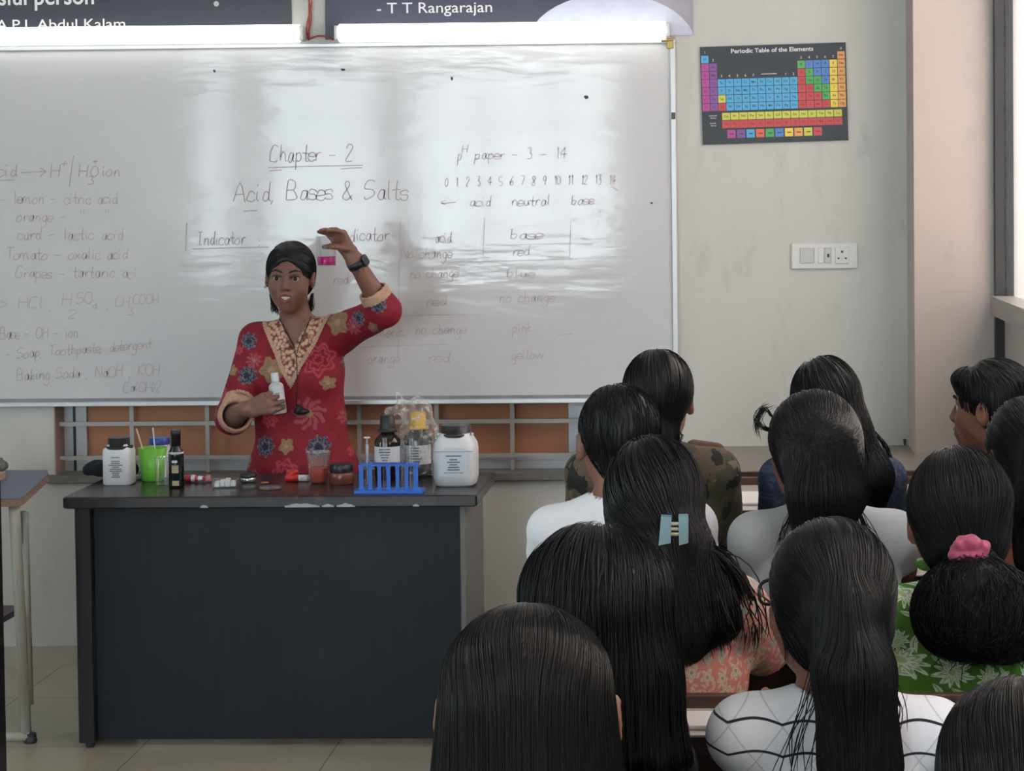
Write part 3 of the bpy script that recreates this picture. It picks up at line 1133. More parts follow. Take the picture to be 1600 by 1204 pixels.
def lines(mb, x0, x1, z0, z1, y, n, mi=0, c=0.0, seed=1):
    g = np.random.default_rng(seed)
    for i in range(n):
        z = z1 - (z1 - z0) * (i + .5) / n
        w = (x1 - x0) / 2 * g.uniform(.4, 1)
        m_ = (x0 + x1) / 2
        h = (z1 - z0) / n * .22
        mb.add([(m_ - w, y, z - h), (m_ + w, y, z - h), (m_ + w, y, z + h), (m_ - w, y, z + h)], [(0, 1, 2, 3)], mi)


# white square jar, black cap
p, k = on_table(184, 757)
p.y += .02
t = thing('chemical_jar', 'square white plastic jar with a black ringed cap at the table end', 'jar', p)
w = 22.5 * k
MB().lathe([(w * .9, 0), (w, .004), (w, 52 * k), (w * .97, 56 * k), (w * .72, 62 * k), (w * .7, 64 * k)], n=32, sq=7, sy=.85).build('body', M_WHTP, t)
MB().lathe([(w * .95, 57 * k), (w * .97, 58.5 * k), (w * .95, 61 * k), (w * .78, 61.5 * k), (w * .76, 73 * k), (w * .7, 74 * k)], n=32).build('cap', M_BLKP, t)
mb = MB()
lines(mb, -w * .55, w * .55, 12 * k, 40 * k, -w * .85 - .0012, 9, seed=2)
lines(mb, -w * .7, w * .7, 43 * k, 46 * k, -w * .85 - .0012, 1, seed=3)
mb.build('label_print', M_INK, t)

# black cloth lying behind the jar and a marker cap
p, k = on_table(172, 742)
p.y = TY1 - .05
tag(sdf_obj('black_duster', [Ell((p.x - .02, p.y - .005, TZ + .030), (.062, .03, .030), .02), Ell((p.x + .05, p.y, TZ + .028), (.05, .028, .032), .02), Ell((p.x - .055, p.y, TZ + .02), (.03, .026, .02), .02), half((0, 0, -1), -(TZ + .001))], .005, mat('black_cloth', (0.012, 0.013, 0.016), 0.9, bmp=.5, bscale=200), disp=folds(.004, 2, (50, 50, 50))),
    'black cloth duster lying behind the white square jar', 'duster')
p, k = on_table(218, 748)
tag(MB().tube([(p.x - .012, p.y - .02, TZ + .008), (p.x + .03, p.y + .01, TZ + .008)], .008, 10).build('marker_pen', M_WHTP), 'white marker pen lying between the jar and the green cup', 'pen')

# blue-lidded jar behind, green cup, sticks
p, k = on_table(249, 745)
p.y = TY1 - .06
k = p.y / F
t = thing('blue_lidded_jar', 'white jar with a bright blue lid behind the green cup', 'jar', p)
zt = (W(249, 683, p.y).z - TZ)
w = 15.5 * k
MB().lathe([(w * .95, 0), (w, .004), (w, zt - .024), (w * .85, zt - .02), (w * .85, zt - .018)], n=28).build('body', M_WHTP, t)
MB().lathe([(w * 1.03, zt - .022), (w * 1.05, zt - .02), (w * 1.04, zt - .002), (w * .98, zt)], n=28).build('lid', mat('blue_lid', (0.02, 0.055, 0.30), 0.35), t)
p, k = on_table(239, 750)
cupp = p.copy()
t = thing('green_cup', 'bright green plastic cup holding two thin sticks', 'cup', p)
r0, r1, hc = 17 * k, 22.5 * k, 52 * k
MB().lathe([(r0 * .9, 0), (r0, .003), (r1, hc), (r1 * .96, hc), (r0 * .93, .006), (r0 * .5, .006)], n=36, cap0=True, cap1=True).build('cup_body', mat('green_plastic', (0.16, 0.52, 0.05), 0.4), t)
a, b = W(213, 669, p.y - .01), W(236, 712, p.y)
tag(MB().tube([a, (p.x - .008, p.y + .002, TZ + .012)], .0028, 8).build('wooden_stick', mat('pink_straw', (0.62, 0.42, 0.38), 0.5)), 'pinkish stick leaning left out of the green cup', 'stick')
a = W(239, 668, p.y + .012)
tag(MB().tube([a, (p.x + .012, p.y + .006, TZ + .012)], .0026, 8).build('glass_rod', mat('pale_rod', (0.5, 0.55, 0.62), 0.3)), 'pale thin rod standing upright in the green cup', 'stick')

# small clear beaker
p, k = on_table(253, 758)
t = thing('small_beaker', 'small empty glass beaker between green cup and black bottle', 'beaker', p)
MB().lathe([(9 * k, 0), (10 * k, .003), (10 * k, 42 * k), (11 * k, 45 * k), (9.4 * k, 42 * k), (9.2 * k, .004), (4 * k, .004)], n=24).build('beaker_wall', M_GLASS, t)

# black oil bottle
p, k = on_table(276, 761)
t = thing('black_bottle', 'slim black bottle with a gold label beside the green cup', 'bottle', p)
w = 12 * k
MB().lathe([(w * .9, 0), (w, .003), (w, 52 * k), (w * .95, 57 * k), (w * .6, 65 * k), (w * .55, 68 * k)], n=24).build('body', mat('dark_glass', (0.012, 0.016, 0.02), 0.12), t)
MB().lathe([(w * .62, 66 * k), (w * .62, 82 * k), (w * .66, 82.5 * k), (w * .66, 90 * k), (w * .6, 91 * k)], n=20).build('cap', M_BLKP, t)
MB().lathe([(w * 1.01, 54 * k), (w * 1.01, 57 * k)], n=24, cap0=False, cap1=False).build('shoulder_band', mat('band_white', (.5, .52, .5), .5), t)
mb = MB()
for z0, z1, a0, a1, mi in ((24, 36, -1.25, -.35, 0), (4, 12, -1.2, -.3, 0), (40, 44, -1.2, -.5, 1)):
    v = []
    for z in (z0, z1):
        v.append([(1.015 * w * math.cos(-math.pi / 2 + .9 + a_), 1.015 * w * math.sin(-math.pi / 2 + .9 + a_), z * k) for a_ in [a0 + (a1 - a0) * i / 6 for i in range(7)]])
    mb.rings(v, False, False, mi, True, False)
mb.build('label', [mat('gold_label', (0.36, 0.30, 0.17), 0.5), M_LABEL], t)

# red and white tube of paste
p, k = on_table(309, 753)
t = thing('paste_tube', 'red and white paste tube lying beside the black bottle', 'tube', p)
MB().rings([[(x, math.cos(a) * ry - .0, .012 + math.sin(a) * rz) for a in [2 * math.pi * j / 14 for j in range(14)]] for x, ry, rz in ((-21 * k, .016, .0115), (-8 * k, .016, .0115), (12 * k, .018, .005))], True, True, 0, True).build('tube_body', mat('tube_red', (0.42, 0.03, 0.05), 0.4), t)
MB().rings([[(x, math.cos(a) * ry, .012 + math.sin(a) * rz) for a in [2 * math.pi * j / 14 for j in range(14)]] for x, ry, rz in ((-9 * k, .0164, .0119), (-3 * k, .0166, .0112))], False, False, 0, True).rings([[(x, math.cos(a) * ry, .012 + math.sin(a) * rz) for a in [2 * math.pi * j / 14 for j in range(14)]] for x, ry, rz in ((2 * k, .0172, .0092), (9 * k, .0182, .0065))], False, False, 0, True).build('white_print', M_LABEL, t)
MB().rings([[(x, math.cos(a) * r_, .012 + math.sin(a) * r_ * .95) for a in [2 * math.pi * j / 14 for j in range(14)]] for x, r_ in ((12 * k, .005), (14 * k, .012), (21 * k, .011))], True, True, 0, True).build('cap', mat('pinkish_cap', (.45, .18, .18), .45), t)

# clear box of white sachets
p, k = on_table(350, 762)
p.y += .02
t = thing('clear_plastic_box', 'clear shallow plastic box filled with white strips', 'box', p)
t.rotation_euler = (0, 0, R(10))
w = 19 * k
MB().box(-w, w, -.035, .035, 0, .004).box(-w, w, -.035, -.032, .004, .024).box(-w, w, .032, .035, .004, .024).box(-w, -w + .003, -.032, .032, .004, .024).box(w - .003, w, -.032, .032, .004, .024).build('box_shell', M_CLEAR, t)
for i in range(4):
    x = -w + .006 + i * (2 * w - .012) / 4
    MB().box(x, x + w * .4, -.025 + .006 * (i % 2), .022, .0045, .018 + .004 * (i % 3), 0, .002).build('white_strip', M_WHTP, t)

# steel lids, petri dish, scrap, markers
p, k = on_table(388, 753)
t = thing('steel_bowl', 'tiny steel cup with a dark lid on the table', 'cup', p)
MB().lathe([(10 * k, 0), (12 * k, .003), (12 * k, 8 * k), (11 * k, 8.5 * k)], n=24).build('cup_body', mat('steel', (.45, .47, .5), .25, .9), t)
MB().lathe([(13 * k, 8.6 * k), (13.5 * k, 10 * k), (12.5 * k, 15 * k), (6 * k, 15.5 * k)], n=24).build('lid', M_BLKP, t)
p, k = on_table(423, 764)
t = tag(MB().lathe([(17 * k, 0), (17.6 * k, .001), (17.6 * k, .009), (17 * k, .0095), (16.6 * k, .009), (16.6 * k, .0018), (8 * k, .0016)], p, 36).build('watch_glass', M_GLASS), 'round shallow glass dish near the front of the table', 'dish')
p, k = on_table(410, 754)
p.x = W(414, 754, p.y).x
tag(MB().rings([[(p.x + x * .012, p.y + y * .009, TZ + z) for x, y in ((-1, -.3), (0, -1), (1, -.2), (.6, .7), (-.5, .8))] for z in (.0004, .003)]).build('turmeric_scrap', mat('turmeric', (.45, .2, .06), .8)), 'small orange scrap beside the steel cup', 'scrap')
p, k = on_table(458, 752)
t = thing('red_marker', 'red and white marker pen lying by the plastic cup', 'pen', p)
MB().tube([(-12 * k, 0, .0115), (-11 * k, 0, .0115), (9 * k, 0, .0115)], [.007, .0112, .0112], 14).build('cap', mat('red_plastic', (0.55, 0.02, 0.02), 0.35), t)
MB().tube([(9 * k, 0, .0115), (25 * k, -.004, .0115)], .0098, 14).build('barrel', M_WHTP, t)
mb = MB()
lines(mb, 12 * k, 23 * k, .008, .016, -.0118, 2)
mb.build('barrel_print', mat('red_print', (.35, .03, .05), .5), t)
p, k = on_table(457, 745)
p.y = min(p.y, TY1 - .03)
tag(MB().lathe([(9.5 * k, 0), (9.5 * k, 8 * k), (8 * k, 11 * k), (5 * k, 12 * k)], p, 20).build('red_bottle_cap', mat('red_plastic', (0.55, 0.02, 0.02), 0.35)), 'red bottle cap standing behind the red marker', 'cap')

# clear cup with red liquid
p, k = on_table(498, 754)
t = thing('plastic_cup', 'clear plastic cup of red liquid in front of the teacher', 'cup', p)
r0, r1, hc = 13.5 * k, 18.5 * k, 50 * k
MB().lathe([(r0 * .8, 0), (r0, .002), (r1, hc - .003), (r1 * 1.08, hc - .003), (r1 * 1.08, hc), (r1 * .97, hc), (r0 * .96, .004), (r0 * .5, .003)], n=32).build('cup_wall', M_CLEAR, t)
MB().lathe([(r0 * .93, .0045), (r0 * .93 + (r1 - r0) * .5, hc * .49), (r0 * .5, hc * .49 + .0005)], n=32).build('liquid', mat('red_liquid', (0.62, 0.06, 0.04), 0.12), t)
p, k = on_table(534, 755)
t = thing('indicator_jar', 'small jar of red brown paste with a black lid', 'jar', p)
MB().lathe([(17 * k, 0), (18.5 * k, .002), (18.5 * k, 17 * k), (17 * k, 19 * k)], n=30).build('body', mat('red_brown_jar', (0.17, 0.05, 0.035), 0.2, vary=.15), t)
MB().lathe([(18.2 * k, 19.1 * k), (18.5 * k, 20 * k), (18.5 * k, 30 * k), (17.5 * k, 31.5 * k)], n=30).build('lid', M_BLKP, t)


# reagent bottles
def reagent(px, py, label, wpx, hpx, body_m, cap_m, cap_w, lab_z, seed, yb=None):
    p, k = on_table(px, py)
    if yb:
        p.y = yb
        p.x = W(px, 700, yb).x
        k = yb / F
    t = thing('reagent_bottle', label, 'bottle', p, 0, 'reagent bottles behind the test tube rack')
    w, h = wpx * k / 2, hpx * k
    zb = h * .66
    MB().lathe([(w * .92, 0), (w, .004), (w, zb * .86), (w * .93, zb * .95), (w * .5, zb + .012), (w * .36, zb + .018), (w * .36, zb + .024)], n=32).build('body', body_m, t)
    MB().lathe([(cap_w * k * .62, zb + .016), (cap_w * k * .64, zb + .018), (cap_w * k * .62, zb + .024), (cap_w * k * .5, zb + .025), (cap_w * k * .5, zb + .028), (cap_w * k * .46, h - .002), (cap_w * k * .42, h)], n=24).build('cap', cap_m, t)
    mb = MB()
    z0, z1 = lab_z[0] * h, lab_z[1] * h
    rs = []
    for z in (z0, z1):
        rs.append([(1.012 * w * math.sin(a), -1.012 * w * math.cos(a), z) for a in [-1.25 + 2.5 * i / 16 for i in range(17)]])
    mb.rings(rs, False, False, 0, True, False)
    mb2 = MB()
    lines(mb2, -w * .55, w * .4, z0 + .006, z1 - .004, -1.02 * w, 6, seed=seed)
    lb = mb.build('label', M_LABEL, t)
    mb2.build('label_print', M_INK, lb)
    return t, p, w, h, k


YB = TY1 - .10
reagent(606, 760, 'brown reagent bottle with a tall black cap behind the rack', 42, 100, mat('amber_glass', (0.018, 0.010, 0.008), 0.1), M_BLKP, 24, (.22, .52), 5, YB - .03)
_, byp, byw, byh, byk = reagent(653, 760, 'clear reagent bottle with a yellow cap inside a plastic bag', 45, 100, mat('dark_reagent', (0.035, 0.038, 0.042), 0.1), mat('yellow_cap', (0.62, 0.38, 0.04), 0.4), 27, (.20, .50), 6, YB + .03)

# crumpled clear bag around the yellow-capped bottle
def bag_mat():
    m, t, p = nt('crumpled_film')
    out = t.nodes['Material Output']
    tr = t.nodes.new('ShaderNodeBsdfTransparent')
    p.inputs['Base Color'].default_value = (0.7, 0.68, 0.66, 1)
    p.inputs['Roughness'].default_value = 0.22
    v = objco(t)
    n = noise(t, v, 38, 4)
    bump(t, p, n.outputs['Fac'], 0.8, 0.01)
    n2 = noise(t, v, 55, 3)
    lw = t.nodes.new('ShaderNodeLayerWeight')
    lw.inputs['Blend'].default_value = 0.3
    f = math_(t, 'MULTIPLY_ADD', lw.outputs['Facing'], 0.75, math_(t, 'MULTIPLY_ADD', math_(t, 'MAXIMUM', math_(t, 'SUBTRACT', n2.outputs['Fac'], .5), 0), 2.2, .05))
    mx = t.nodes.new('ShaderNodeMixShader')
    t.links.new(math_(t, 'MINIMUM', f, .75), mx.inputs[0])
    t.links.new(tr.outputs[0], mx.inputs[1])
    t.links.new(p.outputs[0], mx.inputs[2])
    t.links.new(mx.outputs[0], out.inputs[0])
    return m


def bp(px, py, dy=0):
    return np.array(W(px, py, YB + dy))


b0 = np.array(byp)
tag(sdf_obj('plastic_bag', [Cone(b0 + (.006, 0, .03), b0 + (.004, 0, byh * .60), byw * 1.30, byw * 1.26, .02), Cone(b0 + (.004, 0, byh * .60), b0 + (0, 0, byh * .99), byw * 1.26, .044, .03), Cone(b0 + (0, 0, byh * .99), bp(642, 648, .03), .040, .026, .02),
                            Cone(bp(642, 648, .03), bp(630, 636, .02), .026, .022, .02), Cone(bp(630, 636, .02), bp(611, 644, .02), .02, .017, .014), Cone(bp(632, 634, .02), bp(621, 616, .02), .017, .009, .012), Cone(bp(611, 644, .02), bp(612, 650, .02), .018, .012, .01),
                            half((0, 0, -1), -(TZ + .008))], .004, bag_mat(), disp=folds(.0045, 5, (60, 60, 45), 8)),
    'crumpled clear plastic bag pulled over the yellow capped bottle', 'bag')

# large white jar
p, k = on_table(713, 759)
p.y += .03
k = p.y / F
p.x = W(713, 740, p.y).x
t = thing('large_white_jar', 'large white plastic jar with a wide black lid at the right table end', 'jar', p)
w = 34 * k
h = W(713, 663, p.y).z - TZ
MB().lathe([(w * .8, 0), (w * .92, .006), (w, .028), (w, h * .60), (w * .96, h * .70), (w * .80, h * .80), (w * .70, h * .84), (w * .70, h * .87)], n=40, sq=4.5, sy=.88).build('body', M_WHTP, t)
MB().lathe([(w * .74, h * .81), (w * .76, h * .82), (w * .76, h * .86), (w * .70, h * .87), (w * .70, h * .98), (w * .66, h)], n=36).build('lid', M_BLKP, t)
for s_ in (-1, 1):
    MB().lathe([(.002, -.004), (.005, -.003), (.006, 0), (.005, .004), (.002, .005)], (s_ * w * .77, -.01, h * .845), 12).build('seal_tag', M_WHTP, t)
mb = MB()
ly = -w * .88 - .0015
lx = w * .66
mb.rings([[(-lx, ly, h * .18), (lx, ly, h * .18), (lx, ly, h * .6)] + [(lx * math.cos(a), ly, h * .6 + h * .06 * math.sin(a)) for a in [math.pi * i / 8 for i in range(1, 8)]] + [(-lx, ly, h * .6)], [(-lx, ly + .001, h * .18), (lx, ly + .001, h * .18), (lx, ly + .001, h * .6)] + [(lx * math.cos(a), ly + .001, h * .6 + h * .06 * math.sin(a)) for a in [math.pi * i / 8 for i in range(1, 8)]] + [(-lx, ly + .001, h * .6)]][::-1])
lb = mb.build('label', mat('bluish_label', (.62, .68, .75), .5), t)
mb = MB()
lines(mb, -lx * .45, lx * .45, h * .27, h * .48, ly - .001, 5, seed=8)
lines(mb, -lx * .6, lx * .6, h * .50, h * .54, ly - .001, 1, seed=9)
lines(mb, -lx * .7, lx * .7, h * .23, h * .25, ly - .001, 1, seed=4)
lines(mb, -w * .98, w * .98, h * .585, h * .6, ly - .001, 1, seed=14)
mb.build('label_print', M_INK, lb)

# test tube rack with tubes
p, k = on_table(609, 769)
RK = p.copy()
M_RACK = mat('blue_rack', (0.018, 0.135, 0.62), 0.4)
rack = thing('test_tube_rack', 'blue plastic test tube rack at the front of the table', 'rack', p)
rw = 54 * k
MB().box(-rw, rw, -.032, .032, 0, .011, 0, .002).build('base', M_RACK, rack)
zt = 46 * k
mb = MB()
tw = 46 * k
xs = [-tw + .008 + (2 * tw - .016) * (i + .5) / 6 for i in range(6)]
hr = .0082
x0 = -tw
for x in xs + [tw]:            # top plate with six square holes
    x1 = (x - hr) if x != tw else tw
    mb.box(x0, x1, -.026, .026, zt - .005, zt)
    if x != tw:
        mb.box(x - hr, x + hr, -.026, -hr, zt - .005, zt)
        mb.box(x - hr, x + hr, hr, .026, zt - .005, zt)
    x0 = x + hr
mb.build('top_plate', M_RACK, rack)
for i in range(7):
    x = -tw + .006 + (2 * tw - .012) * i / 6
    w = .0055 if 0 < i < 6 else .0065
    zz = zt - .005 if i in (0, 6) else zt - .014
    MB().rings([[(x - w * 1.5, -.022, .0105), (x + w * 1.5, -.022, .0105), (x + w * 1.5, -.015, .0105), (x - w * 1.5, -.015, .0105)], [(x - w, -.022, .022), (x + w, -.022, .022), (x + w, -.015, .022), (x - w, -.015, .022)], [(x - w, -.022, zt - .012), (x + w, -.022, zt - .012), (x + w, -.015, zt - .012), (x - w, -.015, zt - .012)], [(x - w * 1.4, -.022, zt - .004), (x + w * 1.4, -.022, zt - .004), (x + w * 1.4, -.015, zt - .004), (x - w * 1.4, -.015, zt - .004)]]).build('post', M_RACK, rack)
for i in (0, 2, 5, 4):
    zz = {0: 78, 2: 86, 5: 85, 4: 82}[i] * k
    lab = {0: 'glass test tube holding a dropper in the first rack hole', 2: 'empty glass test tube in the middle of the blue rack', 4: 'glass test tube in the fifth hole of the blue rack', 5: 'glass test tube in the last hole of the blue rack'}[i]
    r_ = .0068
    q = RK + Vector((xs[i], .0, 0))
    t = thing('test_tube', lab, 'test tube', q, 0, 'test tubes in the blue rack')
    MB().lathe([(.001, .0115), (r_ * .7, .0135), (r_, .019), (r_, zz - .002), (r_ * 1.15, zz), (r_ * .82, zz - .001), (r_ * .82, .02), (.001, .014)], n=18).build('tube_wall', M_GLASS, t)
q = RK + Vector((xs[0], 0, 0))
t = thing('dropper', 'pale glass dropper standing in the first test tube of the rack', 'dropper', q)
MB().tube([(0, 0, .025), (0, 0, 60 * k), (0, 0, 62 * k), (0, 0, 76 * k)], [.0018, .0022, .0035, .0035], 10).build('stem', mat('dropper_plastic', (.6, .62, .64), .3), t)
MB().lathe([(.003, 76 * k), (.003, 85 * k), (.0095, 86 * k), (.0095, 88 * k)], n=14).build('flange', mat('dropper_plastic', (.6, .62, .64), .3), t)

# ------------------------------------------------------------------ left desk and the near desk edge
M_WMET = mat('cream_metal', (0.52, 0.52, 0.46), 0.45, vary=.06)
dz = 0.765
t = thing('blue_topped_desk', 'blue topped desk with cream metal legs at the left wall', 'desk', (0, 0, 0))
pl = [Wz(x, y, dz) for x, y in ((-70, 735), (74, 734), (76, 740), (38, 775), (30, 779), (-70, 781))]
MB().rings([[Vector((q.x, q.y, z)) for q in pl] for z in (dz - .024, dz - .001)][::1]).build('tabletop', mat('desk_edge_wood', (0.36, 0.25, 0.18), .5, vary=.1), t)
c0 = sum(pl, Vector()) / len(pl)
MB().rings([[Vector((c0.x + (q.x - c0.x) * .995, c0.y + (q.y - c0.y) * .995, z)) for q in pl] for z in (dz - .001, dz + .0006)]).build('blue_laminate', mat('blue_laminate', (0.075, 0.085, 0.17), .3, vary=.06), t)
ly = Wz(30, 779, dz).y
for (xa, ya, xb, yb), r_, dy in (((22, 785, 40, 1118), .017, .03), ((40, 800, 48, 1100), .009, .16)):
    a, b = W(xa, ya, ly + dy), W(xb, yb, ly + dy)
    MB().tube([a, (a + b) / 2, Vector((b.x, b.y, .03 if r_ > .01 else b.z))], r_, 10).build('leg', M_WMET, t)
a = W(41, 1118, ly + .03)
MB().tube([(a.x + .01, a.y, .022), (a.x - .35, a.y - .05, .022)], .017, 10).build('foot_bar', M_WMET, t)
MB().lathe([(.018, 0), (.02, .004), (.017, .03)], (a.x + .012, a.y, 0), 12).build('rubber_foot', M_SPECK, t)
a = W(33, 804, ly + .2)
boxo('bracket', a.x - .016, a.x + .004, a.y, a.y + .03, W(33, 850, a.y).z, W(33, 800, a.y).z, mat('bracket_metal', (.3, .3, .27), .5), t)
a = W(12, 960, ly + .12)
boxo('foot_shelf', a.x - .4, a.x + .014, a.y - .1, a.y + .1, a.z - .009, a.z + .009, mat('shelf_board', (.10, .07, .09), .5), t)
a = Wz(4, 739, dz)
tag(sdf_obj('beaded_purse', [Ell((a.x - .02, a.y - .02, dz + .028), (.045, .03, .027), .01), Ell((a.x - .05, a.y - .01, dz + .04), (.04, .03, .035), .01), half((0, 0, -1), -(dz + .001))], .004, mat('grey_beads', (.16, .15, .14), .6, vary=.5, vscale=90, bmp=.8, bscale=120), disp=folds(.004, 9, (120, 120, 120), 6)),
    'grey beaded purse on the blue topped desk', 'purse')
Yd = 5.2
a = W(8, 900, Yd + .4)
t = thing('wooden_desk', 'dark desk with a wooden edge cut off at the frame edge', 'desk', (0, 0, 0))
boxo('tabletop', a.x - .6, a.x + .010, Yd, Yd + .4, W(5, 781, Yd).z, W(5, 769, Yd).z, mat('desk_edge_wood', (0.36, 0.25, 0.18), .5), t, .003)
boxo('side_panel', a.x - .03, a.x, Yd + .01, Yd + .38, 0, W(5, 781, Yd).z, M_TSIDE, t)
boxo('side_panel', a.x - .58, a.x - .55, Yd + .01, Yd + .38, 0, W(5, 781, Yd).z, M_TSIDE, t)
boxo('modesty_panel', a.x - .55, a.x - .03, Yd + .3, Yd + .32, .2, W(5, 781, Yd).z, M_TSIDE, t)

# ------------------------------------------------------------------ student benches
M_DTOP = mat('pale_desktop', (0.50, 0.46, 0.43), 0.22, vary=.06, vscale=6)
M_BROWN = lam('brown_bench_wood', (0.085, 0.042, 0.028), 0.38)
M_DEDGE = mat('dark_bench_edge', (0.030, 0.018, 0.022), 0.4)
M_BLKM = mat('bench_steel', (0.03, 0.03, 0.032), 0.45, .4)
ROWY = [2.36, 2.96, 3.60, 4.30, 5.03]
BX0, BX1 = -0.43, 0.905
BLAB = ['pale topped school bench desk closest to the camera', 'pale topped bench desk behind the coral floral top', 'pale topped bench desk behind the row of the white shirt', 'pale topped bench desk behind the camouflage jacket', 'pale topped bench desk in front of the camouflage jacket']
DZ = .80
for i, y in enumerate(ROWY):
    y0, y1 = (y + .25, y + .43) if i < 4 else (5.50, 5.98)
    t = thing('bench_desk', BLAB[i], 'bench', (0, 0, 0), 0, 'school bench desks in rows')
    boxo('desktop', BX0, BX1, y0 + .012, y1, DZ - .022, DZ, M_DTOP, t, .003)
    boxo('front_edge', BX0, BX1, y0, y0 + .012, DZ - .03, DZ - .001, M_DEDGE, t)
    boxo('rear_rail', BX0, BX1, y1, y1 + .02, DZ - .14, DZ + .022, M_BROWN, t, .003)
    boxo('book_shelf', BX0 + .02, BX1 - .02, y0 + .03, y1, DZ - .16, DZ - .148, M_DEDGE, t)
    boxo('seat', BX0, BX1, y - .14, y + .15, .425, .45, M_BROWN, t, .004)
    for x in (BX0 + .002, BX1 - .04):
        MB().box(x, x + .035, y1 - .04, y1 - .005, 0, DZ - .03).build('leg', M_BLKM, t)
        MB().box(x, x + .035, y - .12, y - .085, 0, .425).build('leg', M_BLKM, t)
        MB().box(x, x + .035, y - .12, y1 - .005, .10, .135).build('foot_rail', M_BLKM, t)
# low counter against the front wall
yc0 = Wz(1300, 735, DZ - .02).y
t = thing('wall_counter', 'grey brown counter with a dark edge along the front wall', 'counter', (0, 0, 0))
boxo('worktop', W(1098, 735, yc0).x - .06, SIDEX - .01, yc0, WALLY - .002, DZ - .05, DZ - .02, mat('counter_top', (0.235, 0.21, 0.185), 0.45, vary=.06), t)
boxo('dark_edge', W(1098, 735, yc0).x - .06, SIDEX - .01, yc0 - .015, yc0, DZ - .075, DZ - .021, lam('counter_edge', (0.075, 0.042, 0.032), 0.4), t)
boxo('cupboard', W(1098, 735, yc0).x - .04, SIDEX - .03, yc0 + .03, PILL_Y - .01, 0, DZ - .05, M_DEDGE, t)


# ================================================================== people
def basis(x, y, z):
    return np.stack([np.array(x, float), np.array(y, float), np.array(z, float)], 1)   # columns


def rotz(a):
    c, s = math.cos(a), math.sin(a)
    return np.array([[c, -s, 0], [s, c, 0], [0, 0, 1.0]])


def rotx(a):
    c, s = math.cos(a), math.sin(a)
    return np.array([[1.0, 0, 0], [0, c, -s], [0, s, c]])


def roty(a):
    c, s = math.cos(a), math.sin(a)
    return np.array([[c, 0, s], [0, 1.0, 0], [-s, 0, c]])


class Frame:
    """a head or hand frame: local primitives placed in the person's space"""

    def __init__(s, o, M, sc=1.0):
        s.o, s.M, s.sc = np.array(o, float), np.array(M, float), sc

    def p(s, v):
        return s.o + s.M @ (np.array(v, float) * s.sc)

    def loc(s, P):
        return (P - s.o) @ s.M / s.sc

    def cone(s, a, b, ra, rb, k=.02, sub=False):
        return Cone(s.p(a), s.p(b), ra * s.sc, rb * s.sc, k, sub)

    def ell(s, c, r, k=.02, sub=False, rot=None):
        return Ell(s.p(c), np.array(r) * s.sc, k, s.M if rot is None else s.M @ rot, sub)


def skin_mat(name, col):
    m, t, p = nt(name)
    n = noise(t, objco(t), 30, 4)
    t.links.new(mixc(t, n.outputs['Fac'], tuple(c * .88 for c in col), tuple(c * 1.1 for c in col)), p.inputs['Base Color'])
    p.inputs['Roughness'].default_value = 0.48
    p.inputs['Subsurface Weight'].default_value = 0.12
    p.inputs['Subsurface Radius'].default_value = (0.012, 0.005, 0.003)
    return m


M_SKIN = skin_mat('brown_skin', (0.215, 0.102, 0.074))
M_SKIN2 = skin_mat('warm_brown_skin', (0.24, 0.112, 0.075))


def hair_mat(name, col, rough=.44):
    m, t, p = nt(name)
    n = noise(t, objco(t, (1, 1, .15)), 260, 3)
    t.links.new(mixc(t, n.outputs['Fac'], tuple(c * .5 for c in col), tuple(c * 1.5 for c in col)), p.inputs['Base Color'])
    p.inputs['Roughness'].default_value = rough
    p.inputs['Specular IOR Level'].default_value = 0.36
    bump(t, p, n.outputs['Fac'], 0.22, 0.002)
    return m


M_HAIR = hair_mat('black_hair', (0.0045, 0.0048, 0.0062))
M_HAIRB = hair_mat('brown_black_hair', (0.0052, 0.0043, 0.0042), .37)
M_EYE = mat('eye_white', (0.50, 0.46, 0.43), 0.25)
M_IRIS = mat('dark_iris', (0.012, 0.008, 0.006), 0.15)
M_LIP = mat('lip', (0.20, 0.062, 0.058), 0.4)
M_BROW = mat('eyebrow_hair', (0.018, 0.011, 0.010), 0.7)
M_TEETH = mat('teeth', (0.74, 0.70, 0.62), 0.25)
M_MOUTH = mat('mouth_inside', (0.045, 0.012, 0.012), 0.6)


def head_prims(f, neck_to, ears=True, neck_r=.050, eo=0.0):
    """skull, face, ears and neck; the face looks along +y of the frame"""
    q = [f.ell((0, -.014, .026), (.072, .088, .080), .02),
         f.ell((0, .028, -.030), (.062, .056, .076), .03),
         f.cone((0, .022, -.062), (0, .058, -.094), .051, .023, .03),
         f.ell((.034, .052, -.030), (.026, .026, .026), .02), f.ell((-.034, .052, -.030), (.026, .026, .026), .02),
         f.cone((-.034, .066, .020), (.034, .066, .020), .014, .014, .012),
         f.ell((.031, .090, .002), (.018, .014, .0095), .008, True), f.ell((-.031, .090, .002), (.018, .014, .0095), .008, True),
         f.cone((0, .078, .014), (0, .097, -.026), .0075, .0105, .01),
         f.ell((.0115, .089, -.031), (.0085, .011, .0075), .006), f.ell((-.0115, .089, -.031), (.0085, .011, .0075), .006),
         f.ell((0, .078, -.060), (.027, .014, .020), .015),
         f.cone((0, -.018, -.050), neck_to, neck_r / f.sc, (neck_r + .006) / f.sc, .025) if False else Cone(f.p((0, -.018, -.050)), neck_to, neck_r, neck_r + .006, .025)]
    if ears:
        for s in (-1, 1):
            q += [f.ell((s * (.075 + eo), -.004, -.006), (.011, .019, .031), .008, rot=rotz(-s * .35)), f.ell((s * (.084 + eo), .002, -.004), (.006, .009, .016), .004, True, rot=rotz(-s * .35))]
    if eo:
        for s in (-1, 1):
            q.append(f.cone((s * .06, .0, -.008), (s * (.074 + eo), -.002, -.008), .014, .010, .008))
    return q


